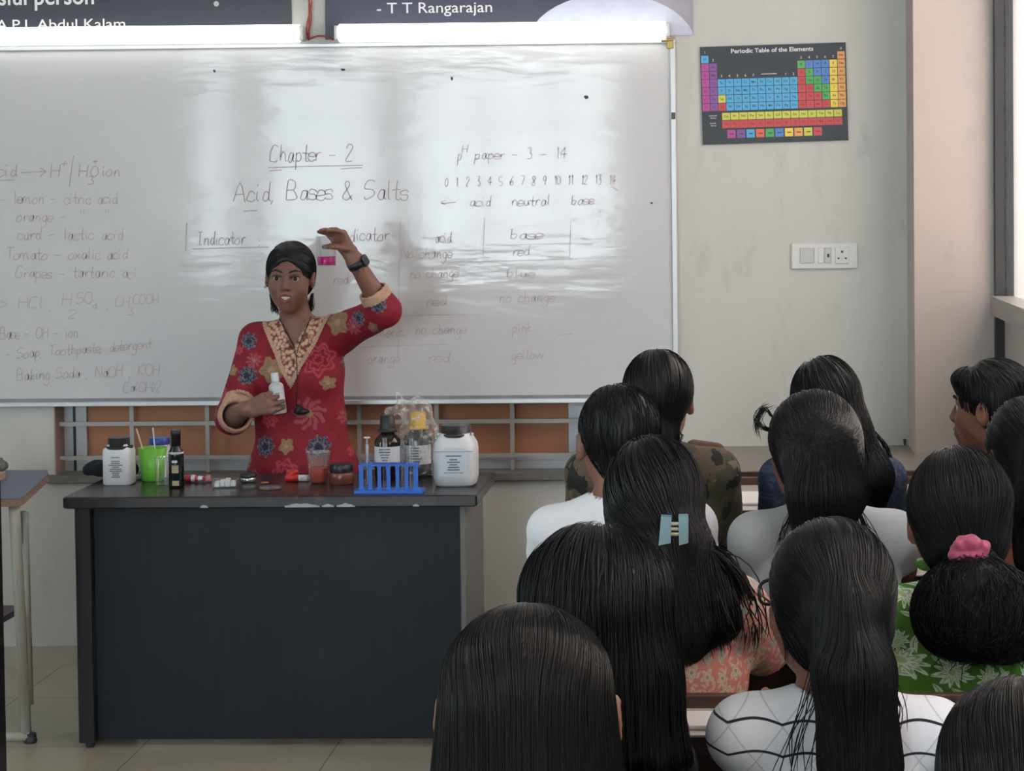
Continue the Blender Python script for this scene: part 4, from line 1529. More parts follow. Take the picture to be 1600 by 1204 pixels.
def hand_prims(wrist, d, n, curls, thumb, sc=1.0, spread=.10, fr=1.0):
    """palm, four fingers and a thumb. d: wrist to knuckles, n: palm normal, thumb side = given by thumb[0] sign"""
    d = np.array(d, float)
    d /= np.linalg.norm(d)
    n = np.array(n, float)
    n -= d * (n @ d)
    n /= np.linalg.norm(n)
    tside = np.cross(n, d) * thumb['side']
    w = np.array(wrist, float)
    q = []
    lens = (.070, .078, .072, .056)
    offs = (.030, .010, -.010, -.028)
    base = (.084, .088, .083, .074)
    for i in range(4):
        kn = w + d * base[i] * sc + tside * offs[i] * sc
        q.append(Cone(w + tside * offs[i] * .55 * sc + d * .012 * sc, kn, .0135 * sc, .0115 * sc, .010))
        dd = d + tside * spread * (1.5 - i) * .66
        dd /= np.linalg.norm(dd)
        a = 0.0
        p0 = kn
        r0 = .0092 * sc * fr
        for j, fl in enumerate((.45, .31, .24)):
            a += curls[i][j]
            v = dd * math.cos(a) + n * math.sin(a)
            p1 = p0 + v * lens[i] * fl * sc
            r1 = r0 * (.92 if j < 2 else .80)
            q.append(Cone(p0, p1, r0, r1, .003 if j else .006))
            p0, r0 = p1, r1
    tb = w + d * .022 * sc + tside * .024 * sc
    p0, r0 = tb, .0135 * sc
    for v, L in zip(thumb['dirs'], (.040, .032, .026)):
        v = np.array(v, float)
        v /= np.linalg.norm(v)
        p1 = p0 + v * L * sc
        q.append(Cone(p0, p1, r0, r0 * .84, .006))
        p0, r0 = p1, r0 * .84
    return q


def loose_hand(wrist, d, n, side, sc=.95):
    d = np.array(d, float)
    n = np.array(n, float)
    t = np.cross(n / np.linalg.norm(n), d / np.linalg.norm(d)) * side
    return hand_prims(wrist, d, n, [(.08, .18, .18)] * 4, {'side': side, 'dirs': (t + .6 * d, .4 * t + d + .1 * n, d + .3 * n)}, sc)


def strands(V, prims, n, flow, step, npts, rad, keep=None, lift=.002, jitter=.25, seed=1, pull=1.0, zmin=-9):
    """hair lines that start on the hair's surface and run along it with the flow"""
    g = np.random.default_rng(seed)
    idx = np.arange(len(V))
    if keep is not None:
        idx = idx[keep(V)]
    idx = g.choice(idx, n)
    p = V[idx] + g.normal(0, .002, (n, 3))
    lf = g.uniform(.2, 1.0, n)[:, None] * lift
    wob = g.normal(0, jitter, (n, 3))
    out = []
    st = step * g.uniform(.7, 1.25, n)[:, None]
    for i in range(npts):
        nn = sdf_grad(prims, p)
        dd = sdf(prims, p)[:, None]
        f = flow(p) + wob * .5
        on = np.clip(1.5 - dd / .02, 0, 1) * pull
        p = p - nn * (dd - lf) * on
        out.append(p.copy())
        f = f - nn * (f * nn).sum(1)[:, None] * np.clip(on + .0, 0, 1)
        f /= np.maximum(np.linalg.norm(f, axis=1), 1e-6)[:, None]
        wob = wob * .85 + g.normal(0, jitter * .45, (n, 3))
        p = np.where(p[:, 2:3] < zmin, p + f * st * .04 * np.array([1, 1, 0]), p + f * st)
    P = np.stack(out, 1)
    t = np.linspace(0, 1, npts)
    prof = rad * np.minimum(1, np.minimum(t * 8 + .15, (1 - t) * 4 + .12))
    return strands_arrays(P, prof[None, :])


def join(parts):
    Vs, Fs, o = [], [], 0
    for v, f in parts:
        Vs.append(v)
        Fs.append(f + o)
        o += len(v)
    return np.concatenate(Vs), np.concatenate(Fs)


def flyaway(pts, n, spread, rad, seed):
    """a loose lock: n thin lines around a smooth guide"""
    g = np.random.default_rng(seed)
    c = np.array([q[:] for q in smooth_line(pts)])
    t = np.linspace(0, 1, len(c))[None, :, None]
    off = g.normal(0, spread, (n, 1, 3)) * (.3 + t) + g.normal(0, spread * .5, (n, 1, 3)) * np.sin(t * 7 + g.uniform(0, 6, (n, 1, 1)))
    P = c[None] + off
    prof = rad * np.minimum(1, (1 - np.linspace(0, 1, len(c))) * 4 + .15)
    return strands_arrays(P, prof[None])


DOWN = np.array([0, 0, -1.0])


def flow_down(p):
    return np.tile(DOWN, (len(p), 1))


def flow_gather(g, after=DOWN, r=.03):
    g = np.array(g, float)
    after = np.array(after, float)

    def fl(p):
        v = g - p
        L = np.linalg.norm(v, axis=1)[:, None]
        t = np.clip((L - r) / .02, 0, 1) * np.clip((p[:, 2:3] - (g[2] - .075)) / .10, 0, 1)
        return v / np.maximum(L, 1e-6) * t + after * (1 - t)
    return fl


# ------------------------------------------------------------------ the teacher
TYY = 6.72


def T(px, py, dy=0.0):
    return np.array(W(px, py, TYY + dy))


teacher = thing('person', 'woman in a red floral kurta behind the table, holding up a beaker of pink liquid', 'person', (0, 0, 0))
zt_ = T(457, 377)[2]
hc = T(456.5, 432)
hf = Frame((hc[0], TYY - .03, zt_ - .1205), rotz(math.pi + .03) @ rotx(-.04) @ roty(-.03), 1.0)
nb = T(464, 516)
body = head_prims(hf, nb + (0, .02, 0), neck_r=.048)
mouth = [hf.ell((0, .094, -.0625), (.0205, .020, .0095), .004, True)]
# torso under the cloth
sR, sL = T(402, 532), T(532, 520, .0)
chest = T(467, 580)
body += [Cone(nb + (0, .015, .01), sR + (0.01, 0, 0), .042, .040, .03), Cone(nb + (0, .015, .01), sL, .042, .040, .03),
         Ell(chest + (0, .01, 0), (.142, .088, .15), .04), Ell(T(469, 655), (.130, .088, .15), .04), Ell(T(472, 745), (.155, .105, .16), .04)]
hip = T(472, 780)
for s in (-1, 1):
    kx = hip[0] + s * .085
    body += [Cone((kx, TYY, hip[2]), (kx, TYY - .01, .44), .082, .052, .03), Cone((kx, TYY - .01, .44), (kx, TYY + .02, .08), .052, .034, .02),
             Cone((kx, TYY + .02, .05), (kx + s * .015, TYY - .10, .026), .034, .022, .02)]
# her right arm (left in the photo) holding the dropper bottle
eR, wR = T(364, 652, -.10), T(383, 639, -.24)
body += [Cone(sR, eR, .042, .036, .03), Cone(eR, wR, .038, .026, .02)]
BOT = T(436, 614, -.212)
body += hand_prims(wR + (.004, -.0, -.002), (.88, -.18, .28), (.12, 1.0, 0.0), [(.50, .95, .7), (.50, .95, .7), (.52, .95, .7), (.56, 1.0, .75)],
                   {'side': 1, 'dirs': ((.55, .55, .55), (.8, .35, .3), (.9, .1, .1))}, .95, .05)
# her left arm raised with the beaker
eL, wL = T(600, 484, -.20), T(556, 409, -.27)
body += [Cone(sL, eL, .042, .038, .03), Cone(eL, wL, .039, .0265, .02), Cone(wL, T(549, 398, -.272), .0265, .024, .02)]
BEAK = T(510, 391, -.292)
wh = T(551, 402, -.27)
body += hand_prims(wh, (-.52, -.10, .80), (-.50, -.8, -.30), [(.75, .35, .2), (.72, .30, .15), (.60, .25, .15), (.05, .1, .1)],
                   {'side': -1, 'dirs': ((-.85, -.35, .18), (-1, -.15, .10), (-1, .05, -.05))}, .98, .12)
body_all = body + mouth
V, Fq = sdf_arrays(body_all, .0034)
tb = mesh_np('body', V, Fq, M_SKIN, teacher)

# face parts
for s in (-1, 1):
    e = hf.p((s * .031, .0700, .001))
    eye = MB().lathe([(.0115 * math.sin(a), -.0115 * math.cos(a)) for a in [math.pi * i / 10 for i in range(11)]], e, 16, cap0=False, cap1=False).build('eye', M_EYE, teacher)
    ir = hf.p((s * .0315, .0778, .001))
    MB().lathe([(.0072 * math.sin(a), -.0072 * math.cos(a)) for a in [math.pi * i / 8 for i in range(9)]], ir, 14, sy=.7, cap0=False, cap1=False).build('iris', M_IRIS, eye)
    sdf_obj('eyelid', [hf.cone((s * .016, .0835, .0080), (s * .031, .0850, .0120), .0026, .0034, .003), hf.cone((s * .031, .0850, .0120), (s * .047, .0765, .0075), .0034, .0022, .003)], .0016, mat('kohl_lid', (0.055, 0.028, 0.024), .5), teacher)
    sdf_obj('eyebrow', [hf.cone((s * .013, .0855, .0235), (s * .033, .0835, .0305), .0034, .0030, .003), hf.cone((s * .033, .0835, .0305), (s * .051, .0700, .0250), .0030, .0014, .003)], .0015, M_BROW, teacher)
    er = hf.p((s * .0835, .006, -.034))
    MB().lathe([(.004 * math.sin(a), -.004 * math.cos(a)) for a in [math.pi * i / 8 for i in range(9)]], er, 12, cap0=False, cap1=False).build('ear_stud', mat('pale_gold', (.7, .6, .45), .3, .6), teacher)
lipU = [hf.cone((-.024, .0815, -.0590), (0, .0925, -.0520), .0030, .0046, .004), hf.cone((.024, .0815, -.0590), (0, .0925, -.0520), .0030, .0046, .004)]
lipL = [hf.cone((-.024, .0815, -.0620), (0, .0900, -.0755), .0030, .0056, .004), hf.cone((.024, .0815, -.0620), (0, .0900, -.0755), .0030, .0056, .004)]
sdf_obj('lips', lipU + lipL, .0016, M_LIP, teacher)
mb = MB()
for i in range(8):
    x = (i - 3.5) * .0042
    y = .0865 - 14 * x * x
    for z0, z1 in ((-.0630, -.0555), (-.0700, -.0642)):
        P = [hf.p((x + a * .0019, y + b, z)) for z in (z0, z1) for a, b in ((-1, -.004), (1, -.004), (1, 0), (-1, 0))]
        mb.rings([P[:4], P[4:]])
mb.build('teeth', M_TEETH, teacher)

# kurta
zV = T(464, 543)[2]
xV = T(464, 543)[0]
tanV = 27.0 / 52.0
cV, sV = math.cos(math.atan(tanV)), math.sin(math.atan(tanV))


def vdist(p):
    """signed distance to the neck opening, negative inside it"""
    return np.abs(p[:, 0] - xV) * cV - (p[:, 2] - zV) * sV


def neck_cut(p):
    front = np.maximum(vdist(p), p[:, 1] - (TYY + .01))
    q = p - (nb + np.array([0, .02, .03]))
    back = np.linalg.norm(q[:, :2], axis=1) - .068
    back = np.maximum(back, -(p[:, 2] - (nb[2] - .035)))
    return np.minimum(front, back)


cR0, cR1 = eR + (wR - eR) * .12, eR + (wR - eR) * .30
cL0, cL1 = eL + (wL - eL) * .30, eL + (wL - eL) * .42
knee = .40
kur = [Cone(nb + (0, .012, .0), sR, .046, .050, .03), Cone(nb + (0, .012, .0), sL, .046, .054, .03),
       Ell(chest + (0, .008, 0), (.156, .098, .16), .05), Ell(T(440, 592, -.062), (.062, .05, .06), .05), Ell(T(494, 592, -.062), (.062, .05, .06), .05),
       Ell(T(469, 655), (.158, .102, .17), .05), Ell(T(473, 745), (.192, .128, .20), .05),
       Cone(T(473, 745), (T(473, 745)[0], TYY, knee), .150, .172, .06),
       Cone(sR, eR, .058, .058, .03), Cone(eR, cR1, .058, .054, .02),
       Cone(sL, eL + (0, 0, -.004), .066, .054, .03), Cone(eL, cL1, .056, .048, .02),
       Fn(neck_cut, .004)]


def cut_cone(a, b, r):
    """open end of a sleeve: everything past b along a->b, near the axis"""
    a, b = np.array(a), np.array(b)
    n = (b - a) / np.linalg.norm(b - a)

    def f(p):
        h = (p - b) @ n
        rr = np.linalg.norm(p - b - h[:, None] * n, axis=1)
        return np.maximum(-h, rr - r)
    return Fn(f, .004)


dR = (wR - eR) / np.linalg.norm(wR - eR)
dL = (wL - eL) / np.linalg.norm(wL - eL)
kur += [cut_cone(cR0, cR1, .075), cut_cone(cL0, cL1, .075),
        Cone(cR1 - dR * .05, cR1 + dR * .05, .043, .048, .004, True), Cone(cL1 - dL * .05, cL1 + dL * .05, .040, .043, .004, True),
        half((0, 0, -1), -knee)]
kfold = folds(.0028, 11, (16, 16, 7), 6)
V, Fq = sdf_arrays(kur, .0042, kfold)

# printed motifs, laid out on the cloth (x, z) plane
PXM = TYY / F
C_RED, C_NAVY, C_TAN, C_PINK, C_LINE = (np.array(srgb(*c)) for c in ((132, 12, 36), (34, 38, 58), (150, 120, 92), (164, 84, 98), (168, 34, 58)))
col = np.tile(C_RED, (len(V), 1))
nz = folds(1.0, 21, (60, 60, 60), 6)(V)
col *= (1 + .06 * nz)[:, None]
MOT = [(424, 692, 17, 'N'), (459, 690, 13, 'T'), (508, 692, 19, 'N'), (492, 641, 27, 'P'), (434, 573, 21, 'T'), (505, 558, 27, 'L'), (521, 594, 12, 'T'), (397, 582, 15, 'N'), (395, 530, 14, 'N'),
       (545, 564, 12, 'N'), (536, 500, 22, 'T'), (380, 545, 8, 'L'), (405, 560, 13, 'P'), (546, 648, 17, 'P'), (460, 728, 22, 'L'), (558, 700, 12, 'L'), (388, 718, 12, 'T'), (373, 575, 9, 'T'),
       (575, 492, 13, 'N'), (566, 505, 15, 'P'), (612, 470, 13, 'N'), (430, 650, 15, 'L'), (408, 735, 9, 'L'), (363, 612, 11, 'L'), (375, 652, 9, 'L'), (585, 535, 12, 'L'), (530, 740, 14, 'P'), (440, 750, 16, 'N'),
       (498, 790, 20, 'T'), (420, 800, 20, 'P'), (540, 800, 16, 'N'), (470, 840, 22, 'L'), (400, 860, 16, 'N'), (520, 870, 20, 'P'), (450, 900, 16, 'T'), (480, 520, 10, 'N'), (352, 640, 8, 'P'), (600, 505, 9, 'T')]
for px, py, rp, kd in MOT:
    c = T(px, py)
    dx, dz_ = (V[:, 0] - c[0]) / PXM, (V[:, 2] - c[2]) / PXM
    rr = np.hypot(dx, dz_)
    an = np.arctan2(dz_, dx) + px
    npet = {'N': 8, 'T': 5, 'P': 9, 'L': 7}[kd]
    edge = rp * (.86 + .14 * np.cos(npet * an))
    ins = rr < edge
    if kd == 'N':
        col[ins] = C_NAVY
        ring = ins & ((np.abs(rr - edge * .55 - 1.2 * np.cos(5 * an)) < rp * .075) | (rr > edge - 1.5) | ((np.abs(np.sin(4 * an)) < .22) & (rr > rp * .3) & (rr < rp * .9)))
        col[ring] = np.array(srgb(104, 108, 122))
    elif kd == 'T':
        col[ins] = C_TAN
        col[ins & (np.abs(np.sin(npet * an / 2)) < .16)] = C_TAN * .72
        col[rr < rp * .25] = C_TAN * 1.35
    elif kd == 'P':
        k = ins & (np.sin(npet * an + rr * .3) > -.55)
        col[k] = C_PINK * .75 + C_RED * .25
        col[rr < rp * .22] = C_TAN
    else:
        k = ins & ((np.abs(rr - edge + 2) < 1.9) | (np.abs(rr - edge * .62 - 1.5 * np.sin(4 * an)) < 1.6) | (np.abs(rr - edge * .28) < 1.6))
        col[k] = np.array(srgb(176, 62, 80))
M_KUR, t_, p_ = nt('red_printed_cotton')
at_ = t_.nodes.new('ShaderNodeAttribute')
at_.attribute_name = 'print'
t_.links.new(at_.outputs['Color'], p_.inputs['Base Color'])
p_.inputs['Roughness'].default_value = .75
n_ = noise(t_, objco(t_), 420, 2)
bump(t_, p_, n_.outputs['Fac'], .15, .001)
kurta = mesh_np('kurta', V, Fq, M_KUR, teacher, True, col)


def peel(name, mask_f, off, m, parent):
    """a trim sewn on: the faces of the kurta where mask holds, lifted by off"""
    fc = V[Fq].mean(1)
    k = mask_f(fc)
    f = Fq[k]
    used, inv = np.unique(f, return_inverse=True)
    n = sdf_grad(kur, V[used])
    return mesh_np(name, V[used] + n * off, inv.reshape(f.shape), m, parent)


def trim_mat():
    m, t, p = nt('embroidered_trim')
    v = objco(t)
    vo = t.nodes.new('ShaderNodeTexVoronoi')
    vo.inputs['Scale'].default_value = 80
    t.links.new(v, vo.inputs['Vector'])
    r = t.nodes.new('ShaderNodeValToRGB')
    r.color_ramp.elements[0].position = .38
    r.color_ramp.elements[0].color = srgb(206, 170, 142) + (1,)
    r.color_ramp.elements[1].position = .72
    r.color_ramp.elements[1].color = srgb(120, 52, 56) + (1,)
    t.links.new(vo.outputs['Distance'], r.inputs['Fac'])
    t.links.new(r.outputs['Color'], p.inputs['Base Color'])
    p.inputs['Roughness'].default_value = .42
    p.inputs['Metallic'].default_value = .15
    bump(t, p, vo.outputs['Distance'], .6, -.003)
    return m


M_TRIM = trim_mat()
M_TRIM2 = mat('cream_trim', srgb(186, 148, 126), .55, vary=.35, vscale=90)
nt_ = peel('neck_trim', lambda q: (vdist(q) < .058) & (q[:, 1] < TYY - .005) & (np.abs(q[:, 0] - xV) < .17), .0022, M_TRIM, teacher)
nt2 = peel('neck_piping', lambda q: (vdist(q) > .047) & (vdist(q) < .060) & (q[:, 1] < TYY - .005) & (np.abs(q[:, 0] - xV) < .17), .0034, M_TRIM2, teacher)
peel('cuff_trim', lambda q: (np.linalg.norm(q - cR1, axis=1) < .085) & (((q - cR1) @ dR) > -.022) & (((q - cR1) @ dR) < .012), .0022, M_TRIM2, teacher)
peel('cuff_trim', lambda q: (np.linalg.norm(q - cL1, axis=1) < .085) & (((q - cL1) @ dL) > -.034) & (((q - cL1) @ dL) < .012), .0022, M_TRIM2, teacher)

# hair combed back into a low ponytail
hp = [hf.ell((0, -.016, .030), (.0805, .098, .0905), .02), hf.ell((0, -.04, -.02), (.066, .06, .06), .03),
      hf.ell((0, .110, -.030), (.0665, .088, .100), .010, True),
      hf.ell((.088, .012, -.035), (.024, .036, .046), .01, True), hf.ell((-.088, .012, -.035), (.024, .036, .046), .01, True),
      hf.cone((0, -.085, -.02), (0, -.10, -.12), .034, .034, .03), hf.cone((0, -.10, -.12), (.01, -.085, -.34), .036, .018, .03)]
V2, F2 = sdf_arrays(hp, .0036, folds(.0012, 3, (40, 40, 10), 5))
gt = hf.p((0, -.095, -.03))
fly = [strands(V2, hp, 1800, flow_gather(gt), .014, 12, .0009, None, .0034, .05, 4)]
for s in (-1, 1):
    fly.append(flyaway([hf.p((s * .070, -.03, -.06)), hf.p((s * .064, -.035, -.085)), hf.p((s * .060, -.045, -.105)), hf.p((s * .052, -.05, -.125))], 50, .0055, .0011, 5 + s))
V3, F3 = join([(V2, F2)] + fly)
mesh_np('hair', V3, F3, hair_mat('teacher_hair', (0.009, 0.010, 0.014), .42), teacher)

# leggings, cord, watch
legs = []
for s in (-1, 1):
    kx = hip[0] + s * .085
    legs += [Cone((kx, TYY, hip[2]), (kx, TYY - .01, .44), .088, .060, .02), Cone((kx, TYY - .01, .44), (kx, TYY + .02, .09), .060, .040, .02)]
sdf_obj('leggings', legs, .008, mat('dark_red_cotton', (.09, .012, .02), .8), teacher)
for s in (-1, 1):
    kx = hip[0] + s * .085
    sdf_obj('sandal', [Cone((kx, TYY + .05, .012), (kx + s * .017, TYY - .13, .010), .034, .03, .01), half((0, 0, 1), .016), half((0, 0, -1), -.001)], .005, mat('dark_sandal', (.03, .02, .015), .6), teacher)


def on_cloth(px, py, lift=.004):
    """front surface of kurta or body at a photo position, found by marching from the front"""
    o = np.array([0, 0, H])
    d = np.array(ray(px, py))
    d = d / d[1]
    allp = body_all
    for y in np.arange(TYY - .36, TYY + .1, .002):
        p = (o + d * y)[None]
        if min(sdf(kur, p)[0], sdf(allp, p)[0]) < lift:
            return p[0]
    return o + d * TYY


cord = MB()
cord.tube([on_cloth(x, y) for x, y in ((437, 498), (444, 513), (452, 527), (459, 541), (463, 556), (464, 575), (464, 595), (463, 615), (463, 634))], .0015, 6)
cord.tube([on_cloth(x, y) for x, y in ((486, 494), (480, 510), (473, 525), (467, 539), (464, 552))], .0015, 6)
cord.build('necklace_cord', mat('black_cord', (.012, .010, .012), .5), teacher)
q = on_cloth(467, 641, .012)
sdf_obj('tassel', [Ell(q + (.0, -.004, .006), (.010, .009, .016), .01), Ell(q + (.014, -.002, -.004), (.024, .009, .008), .01), Ell(q + (-.006, -.002, -.004), (.012, .008, .008), .01)], .0025, mat('black_cord', (.012, .010, .012), .5), teacher, folds(.0015, 4, (150, 150, 150), 5))
# watch
wv = T(557, 411, -.2705)
ax = dL
u_ = np.cross(ax, (0, 1, 0)); u_ /= np.linalg.norm(u_)
v_ = np.cross(ax, u_)
mb = MB()
for r0_, h_ in ((.0300, .0115),):
    rs = []
    for a_, r_ in ((-h_, r0_ - .001), (-h_, r0_ + .002), (h_, r0_ + .002), (h_, r0_ - .001)):
        rs.append([wv + ax * a_ + (u_ * math.cos(2 * math.pi * j / 28) + v_ * math.sin(2 * math.pi * j / 28)) * r_ for j in range(28)])
    mb.rings(rs + rs[:1], False, False, 0, True)
ws = mb.build('watch', M_BLKP, teacher)
# screen faces up and out, away from the head
so = (u_ if u_[0] > 0 else -u_) * .8 + np.array([.0, -.45, .15])
so -= ax * (so @ ax)
so /= np.linalg.norm(so)
tt = np.cross(so, ax)
mb = MB()
rs = []
for k_, e_ in ((.030, .018), (.0375, .018), (.0395, .0155)):
    rs.append([wv + so * k_ + ax * (e_ * 1.05 * math.copysign(abs(math.cos(a)) ** .5, math.cos(a))) + tt * (e_ * .92 * math.copysign(abs(math.sin(a)) ** .5, math.sin(a))) for a in [2 * math.pi * j / 24 for j in range(24)]])
mb.rings(rs, True, True, 0, True)
mb.build('watch_case', mat('watch_glass_black', (.02, .022, .026), .12), ws)

# held things: beaker and dropper bottle
t = thing('beaker', 'glass beaker of bright magenta liquid held up by the teacher', 'beaker', BEAK + (0, 0, -.052))
rb, hb = .0318, .098
MB().lathe([(rb * .93, 0), (rb, .003), (rb, hb - .006), (rb * 1.06, hb), (rb * .96, hb - .004), (rb * .95, .004), (rb * .5, .003)], n=32).build('beaker_wall', M_GLASS, t)
MB().lathe([(rb * .93, .0045), (rb * .94, .032), (rb * .5, .0322)], n=32).build('liquid', mat('magenta_liquid', (0.55, 0.006, 0.22), 0.1), t)
t = thing('dropper_bottle', 'small white labelled plastic bottle in the lowered hand of the teacher', 'bottle', BOT + (.0, 0, -.0665))
t.rotation_euler = (0, R(-6), 0)
rb, hb = .0245, .135
MB().lathe([(rb * .92, 0), (rb, .003), (rb, hb * .66), (rb * .9, hb * .71), (rb * .5, hb * .77), (rb * .42, hb * .79)], n=28).build('bottle_body', mat('milky_plastic', (0.48, 0.54, 0.55), 0.35), t)
MB().lathe([(rb * .52, hb * .785), (rb * .54, hb * .8), (rb * .5, hb * .985), (rb * .45, hb)], n=20).build('cap', M_WHTP, t)
mb = MB()
rs = [[(1.015 * rb * math.sin(a), -1.015 * rb * math.cos(a), z) for a in [-1.4 + 2.8 * i / 16 for i in range(17)]] for z in (hb * .22, hb * .55)]
mb.rings(rs, False, False, 0, True, False)
lb = mb.build('label', M_LABEL, t)
mb = MB()
lines(mb, -rb * .2, rb * .75, hb * .38, hb * .52, -rb * 1.03, 4, seed=6)
mb.build('label_print', M_INK, lb)
mb = MB()
rs = [[(1.017 * rb * math.sin(a), -1.017 * rb * math.cos(a), z) for a in [-1.4 + 2.8 * i / 16 for i in range(17)]] for z in (hb * .10, hb * .22)]
mb.rings(rs, False, False, 0, True, False)
mb.build('liquid_line', mat('teal_liquid', (0.08, 0.16, 0.19), .3), t)


# ------------------------------------------------------------------ the class
def flower_mat(name, base, cols, centre, scale, rad, petals, leaf=None, line=None, rough=.8, seed=0.0):
    """printed cloth: one petalled flower per cell, small leaves between them"""
    m, t, p = nt(name)
    tc = t.nodes.new('ShaderNodeTexCoord')
    sp = t.nodes.new('ShaderNodeSeparateXYZ')
    t.links.new(tc.outputs['Object'], sp.inputs[0])
    cb = t.nodes.new('ShaderNodeCombineXYZ')
    t.links.new(math_(t, 'MULTIPLY_ADD', math_(t, 'ADD', sp.outputs[0], math_(t, 'MULTIPLY', sp.outputs[1], .8)), scale, seed), cb.inputs[0])
    t.links.new(math_(t, 'MULTIPLY', sp.outputs[2], scale), cb.inputs[1])

    def cells(k, off):
        mp = t.nodes.new('ShaderNodeMapping')
        mp.inputs['Scale'].default_value = (k, k, 1)
        mp.inputs['Location'].default_value = (off, off * .7, 0)
        t.links.new(cb.outputs[0], mp.inputs['Vector'])
        vo = t.nodes.new('ShaderNodeTexVoronoi')
        vo.voronoi_dimensions = '2D'
        vo.inputs['Scale'].default_value = 1.0
        vo.inputs['Randomness'].default_value = .75
        t.links.new(mp.outputs[0], vo.inputs['Vector'])
        sb = t.nodes.new('ShaderNodeVectorMath')
        sb.operation = 'SUBTRACT'
        t.links.new(mp.outputs[0], sb.inputs[0])
        t.links.new(vo.outputs['Position'], sb.inputs[1])
        s2 = t.nodes.new('ShaderNodeSeparateXYZ')
        t.links.new(sb.outputs[0], s2.inputs[0])
        cs = t.nodes.new('ShaderNodeSeparateColor')
        t.links.new(vo.outputs['Color'], cs.inputs[0])
        return vo, s2, cs
    vo, s2, cs = cells(1.0, 0)
    an = math_(t, 'ARCTAN2', s2.outputs[1], s2.outputs[0])
    wv = math_(t, 'COSINE', math_(t, 'MULTIPLY_ADD', an, float(petals), math_(t, 'MULTIPLY', cs.outputs[0], 6.0)))
    edge = math_(t, 'MULTIPLY_ADD', wv, rad * .24, rad * .76)
    edge = math_(t, 'MULTIPLY', edge, math_(t, 'MULTIPLY_ADD', cs.outputs[1], .5, .65))
    d = vo.outputs['Distance']
    fl = math_(t, 'LESS_THAN', d, edge)
    out = base
    nz = noise(t, objco(t), 14, 4)
    c = mixc(t, nz.outputs['Fac'], tuple(v * .85 for v in base), tuple(min(1, v * 1.15) for v in base))
    if leaf:
        for k, off in ((1.45, 3.3), (1.8, 9.1)):
            v2, l2, c2 = cells(k, off)
            a = math_(t, 'MULTIPLY', c2.outputs[0], 6.28)
            ca, sa = math_(t, 'COSINE', a), math_(t, 'SINE', a)
            u = math_(t, 'ADD', math_(t, 'MULTIPLY', l2.outputs[0], ca), math_(t, 'MULTIPLY', l2.outputs[1], sa))
            w = math_(t, 'SUBTRACT', math_(t, 'MULTIPLY', l2.outputs[1], ca), math_(t, 'MULTIPLY', l2.outputs[0], sa))
            w = math_(t, 'MULTIPLY_ADD', math_(t, 'MULTIPLY', u, u), .5, w)
            e = math_(t, 'ADD', math_(t, 'POWER', math_(t, 'DIVIDE', math_(t, 'ABSOLUTE', u), .42), 2.0), math_(t, 'DIVIDE', math_(t, 'ABSOLUTE', w), .12))
            lf = math_(t, 'LESS_THAN', e, 1.0)
            vein = math_(t, 'LESS_THAN', math_(t, 'ABSOLUTE', w), .014)
            lf = math_(t, 'MULTIPLY', lf, math_(t, 'SUBTRACT', 1.0, vein))
            c = mixc(t, lf, c, leaf)
    rp = t.nodes.new('ShaderNodeValToRGB')
    rp.color_ramp.interpolation = 'CONSTANT'
    els = rp.color_ramp.elements
    while len(els) < len(cols):
        els.new(.5)
    for i, q in enumerate(cols):
        els[i].position = i / len(cols)
        els[i].color = tuple(q) + (1,)
    t.links.new(cs.outputs[2], rp.inputs['Fac'])
    fc = rp.outputs['Color']
    if line:
        ring = math_(t, 'LESS_THAN', math_(t, 'ABSOLUTE', math_(t, 'SUBTRACT', math_(t, 'DIVIDE', d, edge), .62)), .10)
        fc = mixc(t, ring, fc, line)
        spk = math_(t, 'MULTIPLY', math_(t, 'LESS_THAN', math_(t, 'ABSOLUTE', math_(t, 'SINE', math_(t, 'MULTIPLY', an, petals / 2.0))), .18), math_(t, 'GREATER_THAN', d, rad * .25))
        fc = mixc(t, spk, fc, line)
    c = mixc(t, fl, c, fc)
    c = mixc(t, math_(t, 'LESS_THAN', d, rad * .2), c, centre)
    t.links.new(c, p.inputs['Base Color'])
    p.inputs['Roughness'].default_value = rough
    n2 = noise(t, objco(t), 350, 2)
    bump(t, p, n2.outputs['Fac'], .15, .001)
    return m


def cloth(name, col, vary=.08):
    return mat(name, col, .85, vary=vary, vscale=9, bmp=.2, bscale=420, bdist=.001)


